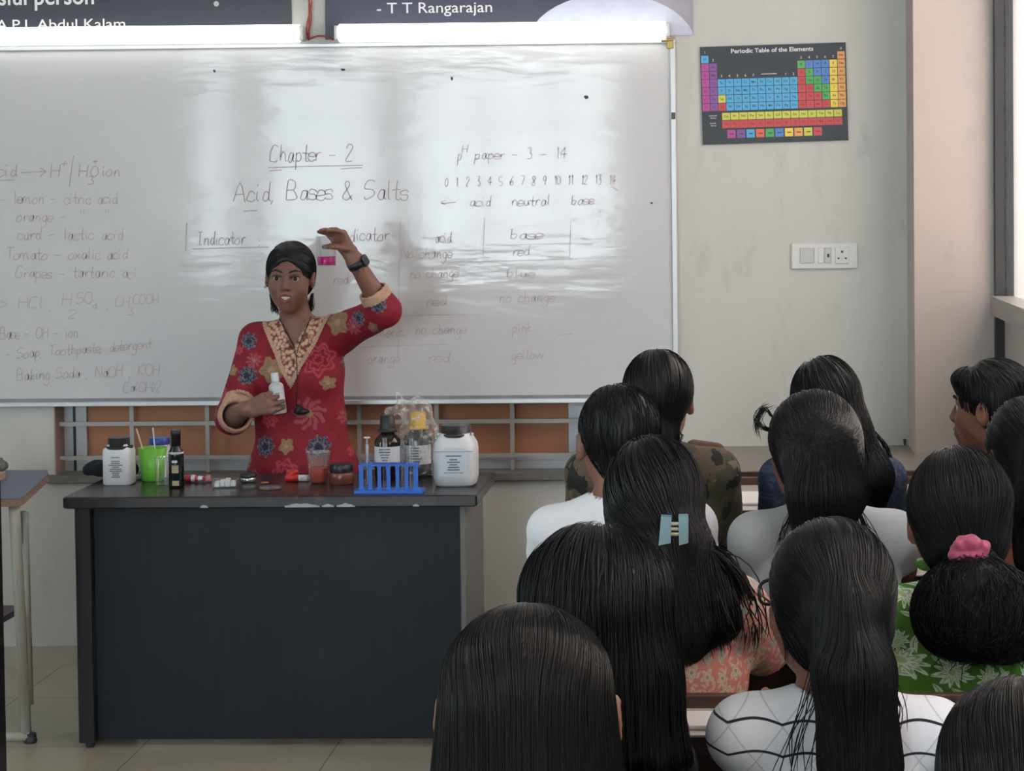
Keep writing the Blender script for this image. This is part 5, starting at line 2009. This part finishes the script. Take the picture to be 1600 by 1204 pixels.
def stripe_mat():
    """white quilted cloth with scalloped dark lines"""
    m, t, p = nt('white_scallop_print')
    tc = t.nodes.new('ShaderNodeTexCoord')
    sp = t.nodes.new('ShaderNodeSeparateXYZ')
    t.links.new(tc.outputs['Object'], sp.inputs[0])
    x = math_(t, 'MULTIPLY', sp.outputs[0], 13.0)
    sc_ = math_(t, 'MULTIPLY', math_(t, 'ABSOLUTE', math_(t, 'SINE', math_(t, 'MULTIPLY', x, math.pi / 1.05))), .0085)
    zz = math_(t, 'SUBTRACT', sp.outputs[2], math_(t, 'ADD', sc_, math_(t, 'MULTIPLY', sp.outputs[0], -.02)))
    fr = math_(t, 'FRACT', math_(t, 'DIVIDE', math_(t, 'ADD', zz, .017), .046))
    ln = math_(t, 'LESS_THAN', fr, .085)
    q1 = math_(t, 'FRACT', math_(t, 'ADD', math_(t, 'MULTIPLY', sp.outputs[0], 12.5), math_(t, 'MULTIPLY', sp.outputs[2], 10.0)))
    q2 = math_(t, 'FRACT', math_(t, 'SUBTRACT', math_(t, 'MULTIPLY', sp.outputs[0], 12.5), math_(t, 'MULTIPLY', sp.outputs[2], 10.0)))
    ql = math_(t, 'MAXIMUM', math_(t, 'LESS_THAN', q1, .035), math_(t, 'LESS_THAN', q2, .035))
    nz = noise(t, objco(t), 8, 4)
    c = mixc(t, nz.outputs['Fac'], (.72, .74, .79), (.82, .83, .86))
    c = mixc(t, ql, c, (.56, .57, .61))
    c = mixc(t, ln, c, (.016, .017, .03))
    t.links.new(c, p.inputs['Base Color'])
    p.inputs['Roughness'].default_value = .85
    return m


def camo_mat():
    m, t, p = nt('camouflage_cloth')
    v = objco(t, (1, 1, .75))
    n1, n2, n3 = noise(t, v, 13, 3, .5), noise(t, objco(t, (1.1, .9, .8), (.5, .2, 1)), 17, 3, .5), noise(t, objco(t, (.9, 1, 1), (1.5, .8, .3)), 15, 3, .5)
    c = mixc(t, math_(t, 'GREATER_THAN', n1.outputs['Fac'], .5), (.060, .060, .036), (.105, .080, .052))
    c = mixc(t, math_(t, 'GREATER_THAN', n2.outputs['Fac'], .57), c, (.014, .015, .013))
    c = mixc(t, math_(t, 'GREATER_THAN', n3.outputs['Fac'], .62), c, (.17, .135, .10))
    t.links.new(c, p.inputs['Base Color'])
    p.inputs['Roughness'].default_value = .85
    return m


def student(label, px, top, Y, sc=1.08, turn=0.0, tilt=0.0, roll=0.0, shirt=None, sw=.15, nb_drop=.280, shift=0.0, sleeve='short', skin=None, h=.0075, lean=.0,
            wrist=None, group=None, arms=None, es=.02, slr=.056, face=False, trouser=None, seed=1, neck_r=.046, eo=0.0):
    """a seated pupil facing the board: body, shirt, trousers and shoes; returns what the hair needs"""
    top3 = np.array(W(px, top, Y + .03))
    X, zt = top3[0], top3[2]
    t = thing('person', label, 'person', (0, 0, 0), 0, group or 'students seated at the benches')
    skin = skin or M_SKIN2
    f = Frame((X, Y + .03 + lean, zt - .1205 * sc), rotz(turn) @ rotx(tilt) @ roty(roll), sc)
    bx = X + shift
    nb = np.array([bx, Y - .01, zt - nb_drop])
    zsh = nb[2] - .05
    q = head_prims(f, nb + (0, .005, 0), True, neck_r, eo)
    sp = {}
    q += [Ell((bx, Y, zsh - .12), (sw - .005, .085, .15), .04), Ell((bx, Y - .01, max(zsh - .30, .62)), (sw - .03, .085, .12), .04), Ell((bx, Y - .02, .57), (.145, .10, .08), .04)]
    cl = [Ell((bx, Y, zsh - .12), (sw + .018, .102, .165), .05), Ell((bx, Y - .01, zsh - .30), (sw - .005, .104, .17), .05), Ell((bx, Y - .02, .55), (.172, .125, .12), .05)]
    for s in (-1, 1):
        sh = np.array([bx + s * sw, Y - .005, zsh])
        el = np.array([bx + s * (sw + es), Y + .11, max(zsh - .235, .845) if wrist is None else zsh - .235])
        wr = np.array([bx + s * .07, Y + .225, .86]) if wrist is None else np.array([bx + s * wrist[0], Y + wrist[1], wrist[2]])
        if arms and s in arms:
            el, wr = [np.array(v) for v in arms[s]]
        q += [Cone(nb + (0, 0, .0), sh, .040, .040, .03), Cone(sh, el, .040, .035, .03), Cone(el, wr, .036, .025, .02)]
        d = np.array([-s * .35, .9, -.05])
        q += loose_hand(wr + d * .01, d, (0, 0, -1), s)
        cl += [Cone(nb + (0, -.004, -.004), sh, .048, .050, .04), Cone(sh, el, slr, slr - .002, .03)]
        if sleeve == 'long':
            cl += [Cone(el, wr, .054, .040, .02), Cone(wr - (wr - el) * .02, wr + (wr - el) * .3, .060, .060, .003, True)]
        else:
            cl.append(cut_cone(sh, sh + (el - sh) * (.62 if sleeve == 'short' else .95), .10))
        sp[s] = (sh, el, wr)
        hp = np.array([bx + s * .08, Y - .02, .555])
        kn = np.array([bx + s * .085, Y + .355, .548])
        ft = np.array([bx + s * .085, Y + .33, .09])
        q += [Cone(hp, kn, .075, .052, .03), Cone(kn, ft, .050, .034, .02), Cone(ft - (0, 0, .04), ft + (0, .12, -.065), .032, .022, .02)]

    def neck(p):
        v = p - nb
        ax = np.array([0, .25, 1.0])
        ax /= np.linalg.norm(ax)
        hh = v @ ax
        rr = np.linalg.norm(v - hh[:, None] * ax, axis=1)
        return np.maximum(rr - (neck_r + .016), -.004 - hh)
    cl.append(Fn(neck, .006))
    cl.append(half((0, 0, -1), -.50))
    sdf_obj('body', q, h if not face else .005, skin, t)
    sdf_obj('shirt', cl, h, shirt, t, folds(.0045, seed, (16, 16, 8), 6))
    tr = [Ell((bx, Y - .02, .54), (.165, .12, .09), .03)]
    for s in (-1, 1):
        tr += [Cone((bx + s * .08, Y - .02, .55), (bx + s * .085, Y + .355, .55), .084, .062, .03), Cone((bx + s * .085, Y + .355, .547), (bx + s * .085, Y + .33, .08), .060, .05, .02)]
    tr.append(half((0, 0, -1), -.455))
    tr2 = tr[:-1]
    # the seat stops the cloth at its own height, the lower legs hang in front of it
    def seatcut(p):
        return np.maximum(np.maximum(p[:, 2] - .457, p[:, 1] - (Y + .24)), -1.0)
    sdf_obj('trousers', tr2 + [Fn(seatcut, .004)], .012, trouser or cloth('dark_trousers', (.02, .022, .03)), t)
    for s in (-1, 1):
        sdf_obj('shoe', [Cone((bx + s * .085, Y + .31, .042), (bx + s * .09, Y + .46, .032), .041, .034, .02), half((0, 0, -1), -.002)], .012, mat('black_shoe', (.015, .015, .015), .4), t)
    return t, f, nb, sp


def PP(px, py, Y, dy=0.0):
    return np.array(W(px, py, Y + dy))


def cap(f, ears=False, front=True, low=True, k=1.0):
    q = [f.ell((0, -.016, .030), (.0805 * k, .098, .0905), .02)]
    if low:
        q.append(f.ell((0, -.036, -.028), (.069 * k, .064, .062), .03))
    q.append(f.ell((0, .110, -.036), (.070, .090, .098), .014, True))
    if ears:
        for s in (-1, 1):
            q.append(f.ell((s * .090, .012, -.035), (.026, .034, .046), .01, True))
    return q


def hair(t, prims, n, flow, step=.017, npts=18, rad=.0009, m=None, keep=None, lift=.004, jitter=.05, seed=1, extra=(), h=.005, curl=.0015, name='hair', crown=0, zmin=-9, low=None, sides=0):
    V, Fq = sdf_arrays(prims, h, folds(curl, seed, (55, 55, 12), 6))
    parts = [(V, Fq)]
    if n:
        parts.append(strands(V, prims, n, flow, step, npts, rad, keep, lift, jitter, seed, 1.0, zmin))
    if crown:
        zt = V[:, 2].max()
        parts.append(strands(V, prims, crown, flow, step, min(npts, 9), rad, lambda v: v[:, 2] > zt - .035, lift * .7, jitter, seed + 50))
    if low:
        parts.append(strands(V, prims, low[1], flow_down, step, npts, rad, lambda v: (v[:, 2] < low[0]) & (v[:, 1] < v[:, 1].mean()), lift, jitter * .6, seed + 90, 1.0, zmin))
    if sides:
        a0, a1 = np.quantile(V[:, 0], (.16, .84))
        parts.append(strands(V, prims, sides, flow, step, 9, rad, lambda v: (v[:, 0] < a0) | (v[:, 0] > a1), lift, jitter, seed + 70, .9, zmin))
    parts += list(extra)
    a, b = join(parts)
    return mesh_np(name, a, b, m or M_HAIR, t)


R1, R2, R3, R4, R5 = ROWY


def front_of(prims, px, py, Y0, Y1, out=.0):
    """the first point of a smooth body seen at a photo position, moved out by a little"""
    o = np.array([0, 0, H])
    d = np.array(ray(px, py))
    d = d / d[1]
    for y in np.arange(Y0, Y1, .0015):
        if sdf(prims, (o + d * y)[None])[0] < out:
            return o + d * y
    return o + d * Y1



def crown_flow(f, part=None):
    c = f.p((0, .045, .12))

    def fl(p):
        v = p - c
        v[:, 2] = 0
        L = np.maximum(np.linalg.norm(v, axis=1)[:, None], 1e-6)
        k = np.clip((p[:, 2:3] - f.p((0, 0, .03))[2]) / (.07 * f.sc), 0, 1)
        return v / L * k + DOWN * (1.15 - k)
    return fl


def lay(f, M_local=(.35, -.1, 1)):
    return flow_down


# A: long straight hair, nearest
tA, fA, nA, sA = student('person with long straight brown-black hair and both ears showing, at the bottom centre', 823, 945, R1, 1.12, shirt=cloth('dark_grey_top', (.03, .03, .035)), seed=2, sw=.14, eo=.0175, h=.005)
PA = lambda x, y, dy=-.055: PP(x, y, R1 + .03, dy)
prA = cap(fA, True, k=.98) + [Cone(PA(775, 1065), PA(738, 1290), .058, .056, .04), Cone(PA(872, 1065), PA(912, 1290), .058, .056, .04), Cone(PA(823, 1050, -.07), PA(823, 1320, -.08), .070, .075, .04)]
hair(tA, prA, 4200, crown_flow(fA), .016, 24, .0007, M_HAIRB, seed=3, h=.004, jitter=.03, lift=.003, crown=900, zmin=.72)

# B: black loose hair
tB, fB, nB, sB = student('person with loose tousled black hair down the back, behind the claw clip wearer', 930, 820, R2, 1.13, turn=-.1, shirt=mat('green_grey_top', (.035, .045, .042), .85, vary=.5, vscale=30), sw=.105, slr=.047, es=.0, shift=-.006, seed=4, nb_drop=.315)
PB = lambda x, y, dy=-.05: PP(x, y, R2 + .03, dy)
prB = cap(fB, k=1.06) + [Cone(PB(893, 930), PB(905, 1150), .064, .062, .04), Cone(PB(970, 925), PB(985, 1060, -.07), .066, .062, .04), Cone(PB(985, 1060, -.07), PB(1015, 1225, -.08), .060, .062, .04), Cone(PB(930, 950, -.07), PB(950, 1220, -.07), .07, .06, .04)]
hair(tB, prB, 2800, crown_flow(fB), .017, 24, .0009, seed=5, jitter=.12, lift=.010, crown=700, zmin=.86)

# C: ponytail and glasses, white shirt with dark scalloped lines
tC, fC, nC, sC = student('person with a long thick ponytail, glasses and a white top with wavy dark lines', 1293, 808, R2, 1.11, turn=.36, shirt=stripe_mat(), sw=.142, es=.005, shift=.014, seed=6, h=.006, neck_r=.05, nb_drop=.272)
PC_ = lambda x, y, dy=-.06: PP(x, y, R2 + .03, dy)
gC = PC_(1322, 955, -.105)
prC = cap(fC, True) + [Cone(PC_(1300, 935, -.05), gC, .070, .040, .04), Cone(gC, PC_(1334, 1050, -.135), .044, .052, .02), Cone(PC_(1334, 1050, -.135), PC_(1344, 1192, -.115), .052, .060, .03)]
hair(tC, prC, 2600, flow_gather(gC, (0.03, .0, -1), .06), .017, 26, .0009, zmin=.84, seed=7, jitter=.05, lift=.004, extra=[
    flyaway([PC_(1290, 1000, -.10), PC_(1268, 1100, -.13), PC_(1250, 1160, -.13), PC_(1236, 1230, -.12)], 14, .010, .0009, 3),
    flyaway([PC_(1370, 1010, -.10), PC_(1398, 1080, -.12), PC_(1402, 1120, -.12), PC_(1398, 1150, -.12)], 8, .006, .0009, 4),
    flyaway([PC_(1225, 960, -.02), PC_(1232, 1000, -.03), PC_(1236, 1030, -.03)], 8, .005, .0008, 5)])
gl = MB()
for s in (-1, 1):
    rs = []
    for j in range(20):
        a = 2 * math.pi * j / 20
        rs.append(fC.p((s * .034 + .029 * math.copysign(abs(math.cos(a)) ** .6, math.cos(a)), .104 - abs(s * .034 + .029 * math.cos(a)) * .12, .003 + .0175 * math.copysign(abs(math.sin(a)) ** .6, math.sin(a)))))
    gl.tube(rs + rs[:2], .0030, 6)
    gl.tube([fC.p((s * .064, .094, .010)), fC.p((s * .078, .05, .010)), fC.p((s * .080, -.005, .006)), fC.p((s * .078, -.02, -.012))], .0018, 6)
gl.tube([fC.p((-.008, .106, .006)), fC.p((0, .109, .010)), fC.p((.008, .106, .006))], .002, 6)
g_ = gl.build('glasses', M_BLKP, tC)
for s in (-1, 1):
    mb = MB()
    mb.rings([[fC.p((s * .034 + .027 * math.cos(a), .103 - abs(s * .034) * .12, .003 + .016 * math.sin(a))) for a in [2 * math.pi * j / 16 for j in range(16)]]], True, False)
    mb.build('lens', M_GLASS, g_)

# D: cut by the frame corner
tD, fD, nD, sD = student('person with smooth dark hair cut off by the bottom corner beside the wavy lined top', 1597, 1055, R1, 1.16, shirt=cloth('dark_grey_top', (.03, .03, .035)), seed=8, sw=.14)
PD = lambda x, y, dy=-.055: PP(x, y, R1 + .03, dy)
prD = cap(fD) + [Cone(PD(1560, 1180), PD(1545, 1400), .062, .062, .04), Cone(PD(1640, 1180), PD(1655, 1400), .062, .062, .04), Cone(PD(1597, 1180, -.07), PD(1597, 1420, -.08), .07, .075, .04)]
hair(tD, prD, 2600, crown_flow(fD), .016, 24, .0008, M_HAIRB, seed=9, jitter=.04, crown=600, zmin=.72)

# E: claw clip, coral floral top
M_CORAL = flower_mat('coral_floral', (.62, .235, .190), ((.66, .58, .40), (.38, .35, .30), (.58, .52, .43), (.68, .50, .42)), (.33, .28, .20), 26, .46, 5, leaf=(.70, .46, .37), line=(.50, .40, .33))
shE = PP(1118, 905, R3, .0)
tE, fE, nE, sE = student('person in a coral floral top with hair held by a pale blue claw clip', 1021, 681, R3, 1.07, turn=-.06, shirt=M_CORAL, sw=.135, shift=.012, nb_drop=.262, seed=10, sleeve='half', h=.006,
                     arms={1: (PP(1200, 1012, R3, .10), PP(1150, 955, R3, .28))})
PE = lambda x, y, dy=-.06: PP(x, y, R3 + .03, dy)
clp = PE(1052, 826, -.108)
prE = cap(fE, True, k=.98) + [Cone(PE(1030, 790, -.05), PE(1050, 835, -.08), .072, .050, .04), Cone(PE(1050, 850, -.085), PE(1055, 985, -.105), .056, .062, .03), Cone(PE(1075, 870, -.08), PE(1122, 965, -.09), .045, .040, .03), Cone(PE(1030, 870, -.09), PE(1020, 985, -.105), .050, .045, .03)]
exE = [flyaway([PE(1085, 850, -.08), PE(1130, 872, -.09), PE(1158, 920, -.09), PE(1170, 965, -.08), PE(1168, 1000, -.08)], 60, .012, .0013, 3)]
for i, (x0, x1, yb) in enumerate(((1040, 1044, 1008), (1058, 1062, 1018), (1078, 1084, 1022), (1098, 1110, 1012), (1115, 1128, 1006), (1130, 1140, 998), (1050, 1052, 1020))):
    exE.append(flyaway([PE(x0, 900, -.10), PE((x0 + x1) / 2, 955, -.125), PE(x1, yb, -.115)], 45, .007, .0013, 20 + i))
hair(tE, prE, 2000, flow_gather(PE(1050, 835, -.09), (.12, 0, -1), .05), .015, 22, .0011, seed=11, jitter=.10, lift=.006, extra=exE, low=(PE(1050, 845)[2], 900), zmin=PE(1050, 1012)[2])
M_CLIP = mat('pale_blue_acrylic', (.25, .40, .46), .3)
cl_ = MB()
yc = front_of(prE, 1054, 828, R3 - .25, R3 + .05, .004)[1] - (R3 + .03)


def arch(x0, x1, tx0, tx1):
    fr = [PE(x, y, yc - .012) for x, y in ((x0 + tx0, 806), (x1, 807), (x1 + tx1 * .3, 848), (x0 + tx1, 852))]
    bk = [v + np.array([0, .030, 0]) for v in fr]
    cl_.rings([bk, fr])


arch(1033, 1049, 0, -4)
arch(1060, 1075, 0, 1)
ocl = cl_.build('claw_clip', M_CLIP, tE)
cl2 = MB()
for y in (818, 826, 834):
    cl2.tube([PE(1046, y, yc - .008), PE(1062, y, yc - .008)], .0035, 8)
cl2.build('clip_spring', mat('pale_spring', (.5, .5, .36), .35, .4), ocl)

# F: green floral top, pink scrunchie, curly low tail
M_GREEN = flower_mat('green_floral', (.080, .250, .026), ((.66, .78, .62), (.74, .83, .70), (.56, .70, .50)), (.48, .62, .28), 15, .44, 11, leaf=(.64, .78, .60), line=(.32, .52, .25))
tF, fF, nF, sF = student('person in a green leafy floral top with a pink scrunchie in curly hair', 1497, 697, R3, 1.13, turn=.12, shirt=M_GREEN, sw=.135, shift=.0, nb_drop=.262, seed=12, h=.006, sleeve='half')
PF = lambda x, y, dy=-.06: PP(x, y, R3 + .03, dy)
prF = cap(fF, False, k=.98) + [Cone(PF(1497, 790, -.05), PF(1512, 850, -.09), .078, .040, .04)]
hair(tF, prF, 1600, flow_gather(PF(1514, 852, -.09), (0, 0, -1), .05), .015, 14, .0011, seed=13, jitter=.05)
bl = [Cone(PF(1514, 866, -.115), PF(1520, 905, -.14), .03, .060, .03), Ell(PF(1524, 955, -.145), (.098, .068, .080), .03), Ell(PF(1575, 965, -.13), (.06, .05, .07), .03), Ell(PF(1475, 955, -.135), (.045, .045, .06), .03)]
hair(tF, bl, 2200, flow_down, .010, 9, .0010, seed=14, jitter=.9, lift=.010, curl=.004, name='curly_tail')
sc_ = []
g_ = np.random.default_rng(4)
cS = front_of(prF + bl, 1515, 858, R3 - .3, R3 + .05, .004)
for i in range(11):
    a = 2 * math.pi * i / 11
    sc_.append(Ell(cS + np.array([math.cos(a) * .023 + g_.normal(0, .003), math.cos(a * 2) * .004 - .004, math.sin(a) * .013 + g_.normal(0, .003)]), (.015, .013, .010 + .005 * g_.random()), .003))
sdf_obj('scrunchie', sc_, .0025, mat('pink_satin', (.50, .085, .17), .38, sheen=.3), tF, folds(.002, 8, (160, 160, 160), 6))
sdf_obj('collar', [Cone(PF(1440, 880, .02), PF(1462, 876, -.03), .012, .014, .01), Cone(PF(1462, 876, -.03), PF(1478, 885, -.05), .014, .012, .01)], .004, M_GREEN, tF, folds(.002, 8, (90, 90, 90), 6))

# G: short-haired boy in white
tG, fG, nG, sG = student('short haired person in a plain white shirt in front of the camouflage jacket', 965, 600, R4, 1.05, turn=.26, shirt=cloth('white_shirt', (.76, .78, .83), .05), sw=.150, shift=.004, nb_drop=.262, seed=15, neck_r=.05, eo=.006)
prG = cap(fG, True, low=False) + [fG.ell((0, -.050, -.030), (.052, .042, .050), .02)]
for s_ in (-1, 1):
    prG.append(fG.ell((s_ * .088, .006, -.048), (.032, .046, .056), .012, True))
hair(tG, prG, 2000, crown_flow(fG), .007, 5, .0010, seed=16, jitter=.22, lift=.006, curl=.003, crown=300)
PG = lambda x, y, dy=0: PP(x, y, R4, dy)

# H: grey shirt, messy ponytail and a stray curl
tH, fH, nH, sH = student('person in a pale grey shirt with a messy ponytail and a stray curl', 1268, 613, R4, 1.10, turn=.34, shirt=cloth('pale_grey_shirt', (.48, .51, .54), .05), sw=.150, shift=.026, nb_drop=.262, seed=17)
PH = lambda x, y, dy=-.06: PP(x, y, R4 + .03, dy)
gH = PH(1282, 705, -.125)
prH = cap(fH, True, k=1.02) + [Cone(PH(1272, 680, -.05), gH, .074, .060, .05), Cone(gH, PH(1288, 770, -.155), .062, .070, .05), Cone(PH(1288, 770, -.15), PH(1284, 830, -.15), .068, .058, .03), Cone(PH(1306, 690, -.08), PH(1318, 770, -.12), .045, .045, .03)]
exH = [flyaway([PH(1207, 672, -.02), PH(1193, 668, -.03), PH(1184, 655, -.03), PH(1190, 640, -.03), PH(1202, 634, -.03)], 20, .0040, .0007, 3),
       flyaway([PH(1206, 650, -.02), PH(1196, 640, -.03), PH(1186, 648, -.03), PH(1182, 664, -.03), PH(1186, 682, -.03)], 16, .0040, .0007, 6),
       flyaway([PH(1245, 780, -.12), PH(1232, 815, -.13), PH(1222, 850, -.12)], 14, .008, .0009, 7),
       flyaway([PH(1335, 780, -.12), PH(1352, 825, -.12), PH(1368, 860, -.10)], 14, .008, .0009, 8)]
hair(tH, prH, 3800, flow_gather(gH, (.03, 0, -1), .06), .015, 20, .0011, seed=18, jitter=.09, lift=.006, extra=exH, curl=.003, low=(gH[2] + .03, 1500), sides=1600)

# I: camouflage jacket
M_CAMO = camo_mat()
tI, fI, nI, sI = student('person in a camouflage jacket with a smooth round head of dark hair', 1028, 545, R5, 1.09, shirt=M_CAMO, sw=.165, nb_drop=.262, seed=19, es=.02, sleeve='long', wrist=(.10, .26, .66), shift=-.02)
PI_ = lambda x, y, dy=-.06: PP(x, y, R5 + .03, dy)
prI = cap(fI, False, low=False) + [Cone(PI_(1028, 615, -.05), PI_(1034, 680, -.07), .060, .036, .03), Cone(PI_(1034, 680, -.08), PI_(1038, 780, -.10), .038, .030, .02)]
hair(tI, prI, 1000, flow_gather(PI_(1034, 670, -.09), (0, 0, -1), .05), .014, 16, .0011, seed=20, jitter=.05, extra=[flyaway([PI_(1055, 670, -.05), PI_(1066, 680, -.06), PI_(1060, 695, -.06)], 10, .004, .0008, 2)])
fl_ = [Cone(PI_(1084, 699, -.02), PI_(1120, 704, -.02), .021, .021, .01), Cone(PI_(1082, 710, -.03), PI_(1124, 718, -.03), .022, .022, .01)]
ofl = sdf_obj('shoulder_flap', fl_, .005, cloth('brown_leather_flap', (.13, .080, .064)), tI)
mb = MB()
mb.tube([PI_(1122, 703, -.02), PI_(1132, 712, -.03), PI_(1138, 722, -.03)], .006, 8)
mb.tube([PI_(1137, 721, -.03), PI_(1144, 728, -.03)], .009, 8)
mb.build('strap_toggle', mat('dark_strap', (.02, .017, .017), .6), ofl)

# J: dark blue top, hair swept to one side
M_NAVY = flower_mat('navy_print', (.020, .030, .068), ((.06, .09, .15), (.035, .05, .10), (.045, .07, .12)), (.06, .08, .13), 30, .40, 5, leaf=(.05, .075, .13))
tJ, fJ, nJ, sJ = student('person in a dark blue patterned top with long hair swept to one shoulder', 1288, 557, R5, 1.02, shirt=M_NAVY, sw=.130, nb_drop=.258, es=.01, seed=21, sleeve='half', wrist=(.10, .26, .66), shift=.015)
PJ = lambda x, y, dy=-.06: PP(x, y, R5 + .03, dy)
prJ = cap(fJ, False) + [Cone(PJ(1296, 625, -.05), PJ(1318, 672, -.07), .066, .055, .04), Cone(PJ(1318, 672, -.07), PJ(1352, 745, -.08), .058, .062, .04), Cone(PJ(1352, 745, -.08), PJ(1350, 775, -.08), .06, .05, .03)]
exJ = [flyaway([PJ(1340, 640, -.04), PJ(1358, 668, -.05), PJ(1380, 692, -.05), PJ(1390, 715, -.05), PJ(1388, 735, -.05)], 26, .004, .0011, 2),
       flyaway([PJ(1336, 645, -.04), PJ(1350, 690, -.05), PJ(1372, 730, -.05), PJ(1376, 760, -.05)], 40, .008, .0011, 3)]
hair(tJ, prJ, 1300, flow_gather(PJ(1318, 672, -.08), (.25, 0, -1), .06), .015, 18, .0011, seed=22, jitter=.10, lift=.007, extra=exJ, low=(PJ(1318, 690)[2], 900))

# K: boy looking left, black shirt
tK, fK, nK, sK = student('boy in a black shirt turning his face sideways towards the whiteboard', 1548, 561, R5 + .02, 1.04, turn=1.13, shirt=cloth('black_shirt', (.010, .010, .012)), sw=.132, shift=.04, nb_drop=.268, es=.01, seed=23, wrist=(.10, .26, .66), face=True, sleeve='half')
prK = [fK.ell((0, -.016, .030), (.0805, .098, .0905), .02), fK.ell((0, -.040, -.012), (.068, .060, .06), .03), fK.ell((0, .108, -.040), (.095, .076, .086), .010, True),
       fK.ell((-.088, .014, -.040), (.03, .040, .052), .01, True), fK.ell((.088, .014, -.040), (.03, .040, .052), .01, True), fK.ell((0, .058, .070), (.058, .036, .026), .02)]
hair(tK, prK, 1300, crown_flow(fK), .009, 8, .0011, seed=24, jitter=.15, lift=.005, curl=.0025)
for s in (-1, 1):
    e = fK.p((s * .031, .0690, .002))
    eo = MB().lathe([(.0115 * math.sin(a), -.0115 * math.cos(a)) for a in [math.pi * i / 10 for i in range(11)]], e, 16, cap0=False, cap1=False).build('eye', M_EYE, tK)
    ir = fK.p((s * .0315, .0768, .002))
    MB().lathe([(.0062 * math.sin(a), -.0062 * math.cos(a)) for a in [math.pi * i / 8 for i in range(9)]], ir, 12, cap0=False, cap1=False).build('iris', M_IRIS, eo)
    sdf_obj('eyebrow', [fK.cone((s * .013, .0850, .0235), (s * .033, .0830, .0290), .0042, .0036, .003), fK.cone((s * .033, .0830, .0290), (s * .052, .0690, .0240), .0036, .0018, .003)], .002, M_BROW, tK)
sdf_obj('lips', [fK.cone((-.022, .081, -.0590), (0, .0915, -.0560), .0036, .0052, .004), fK.cone((.022, .081, -.0590), (0, .0915, -.0560), .0036, .0052, .004), fK.cone((-.022, .080, -.0630), (0, .0890, -.0690), .0036, .0055, .004), fK.cone((.022, .080, -.0630), (0, .0890, -.0690), .0036, .0055, .004)], .002, M_LIP, tK)

# L: edge of the frame, orange patterned top
M_ORNG = flower_mat('orange_print', (.42, .15, .105), ((.50, .34, .27), (.16, .08, .09), (.46, .26, .20)), (.2, .1, .1), 34, .42, 5, line=(.2, .09, .08))
tL, fL, nL, sL_ = student('person in an orange patterned top with tied hair at the window side edge', 1603, 618, R4 - .02, 1.10, turn=.45, shirt=M_ORNG, sw=.135, nb_drop=.255, seed=25, shift=.0)
PL = lambda x, y, dy=-.06: PP(x, y, R4 + .01, dy)
gL = PL(1628, 705, -.10)
prL = cap(fL, True) + [Cone(PL(1612, 695, -.05), gL, .068, .036, .04), Cone(gL, PL(1618, 790, -.14), .036, .05, .02), Cone(PL(1618, 790, -.14), PL(1616, 870, -.14), .05, .04, .02)]
hair(tL, prL, 1200, flow_gather(gL, DOWN, .05), .015, 18, .0011, seed=26, jitter=.06)

# notebooks lying on the bench desks
def notebook(label, px, py, w, d, rz, z=DZ):
    p = Wz(px, py, z + .0008)
    t = thing('notebook', label, 'notebook', p, rz, 'notebooks on the bench desks')
    MB().box(-w / 2, w / 2, -d / 2, d / 2, 0, .0015, 0).build('cover', cloth('grey_cover', (.30, .30, .33)), t)
    MB().box(-w / 2 + .003, w / 2 - .003, -d / 2 + .003, d / 2 - .003, .0016, .007, 0, .001).build('pages', mat('white_paper', (.70, .66, .65), .6), t)


notebook('white notebook on the desk between coral dress and wavy lined top', 1075, 1128, .10, .10, .03)
notebook('white notebook on the front desk between camouflage jacket and dark blue top', 1166, 780, .16, .22, .04)

# ------------------------------------------------------------------ every group of parts gets its origin at its base
bpy.context.view_layer.update()
for o in list(bpy.data.objects):
    if o.type == 'EMPTY' and o.parent is None and o.location.length < 1e-6:
        lo, hi = Vector((1e9,) * 3), Vector((-1e9,) * 3)
        for c in o.children:
            if c.type != 'MESH':
                continue
            for b in c.bound_box:
                w = c.matrix_world @ Vector(b)
                lo = Vector(map(min, lo, w))
                hi = Vector(map(max, hi, w))
        if lo.x > 1e8:
            continue
        base = Vector(((lo.x + hi.x) / 2, (lo.y + hi.y) / 2, lo.z))
        for c in o.children:
            c.location = c.location - base
        o.location = base
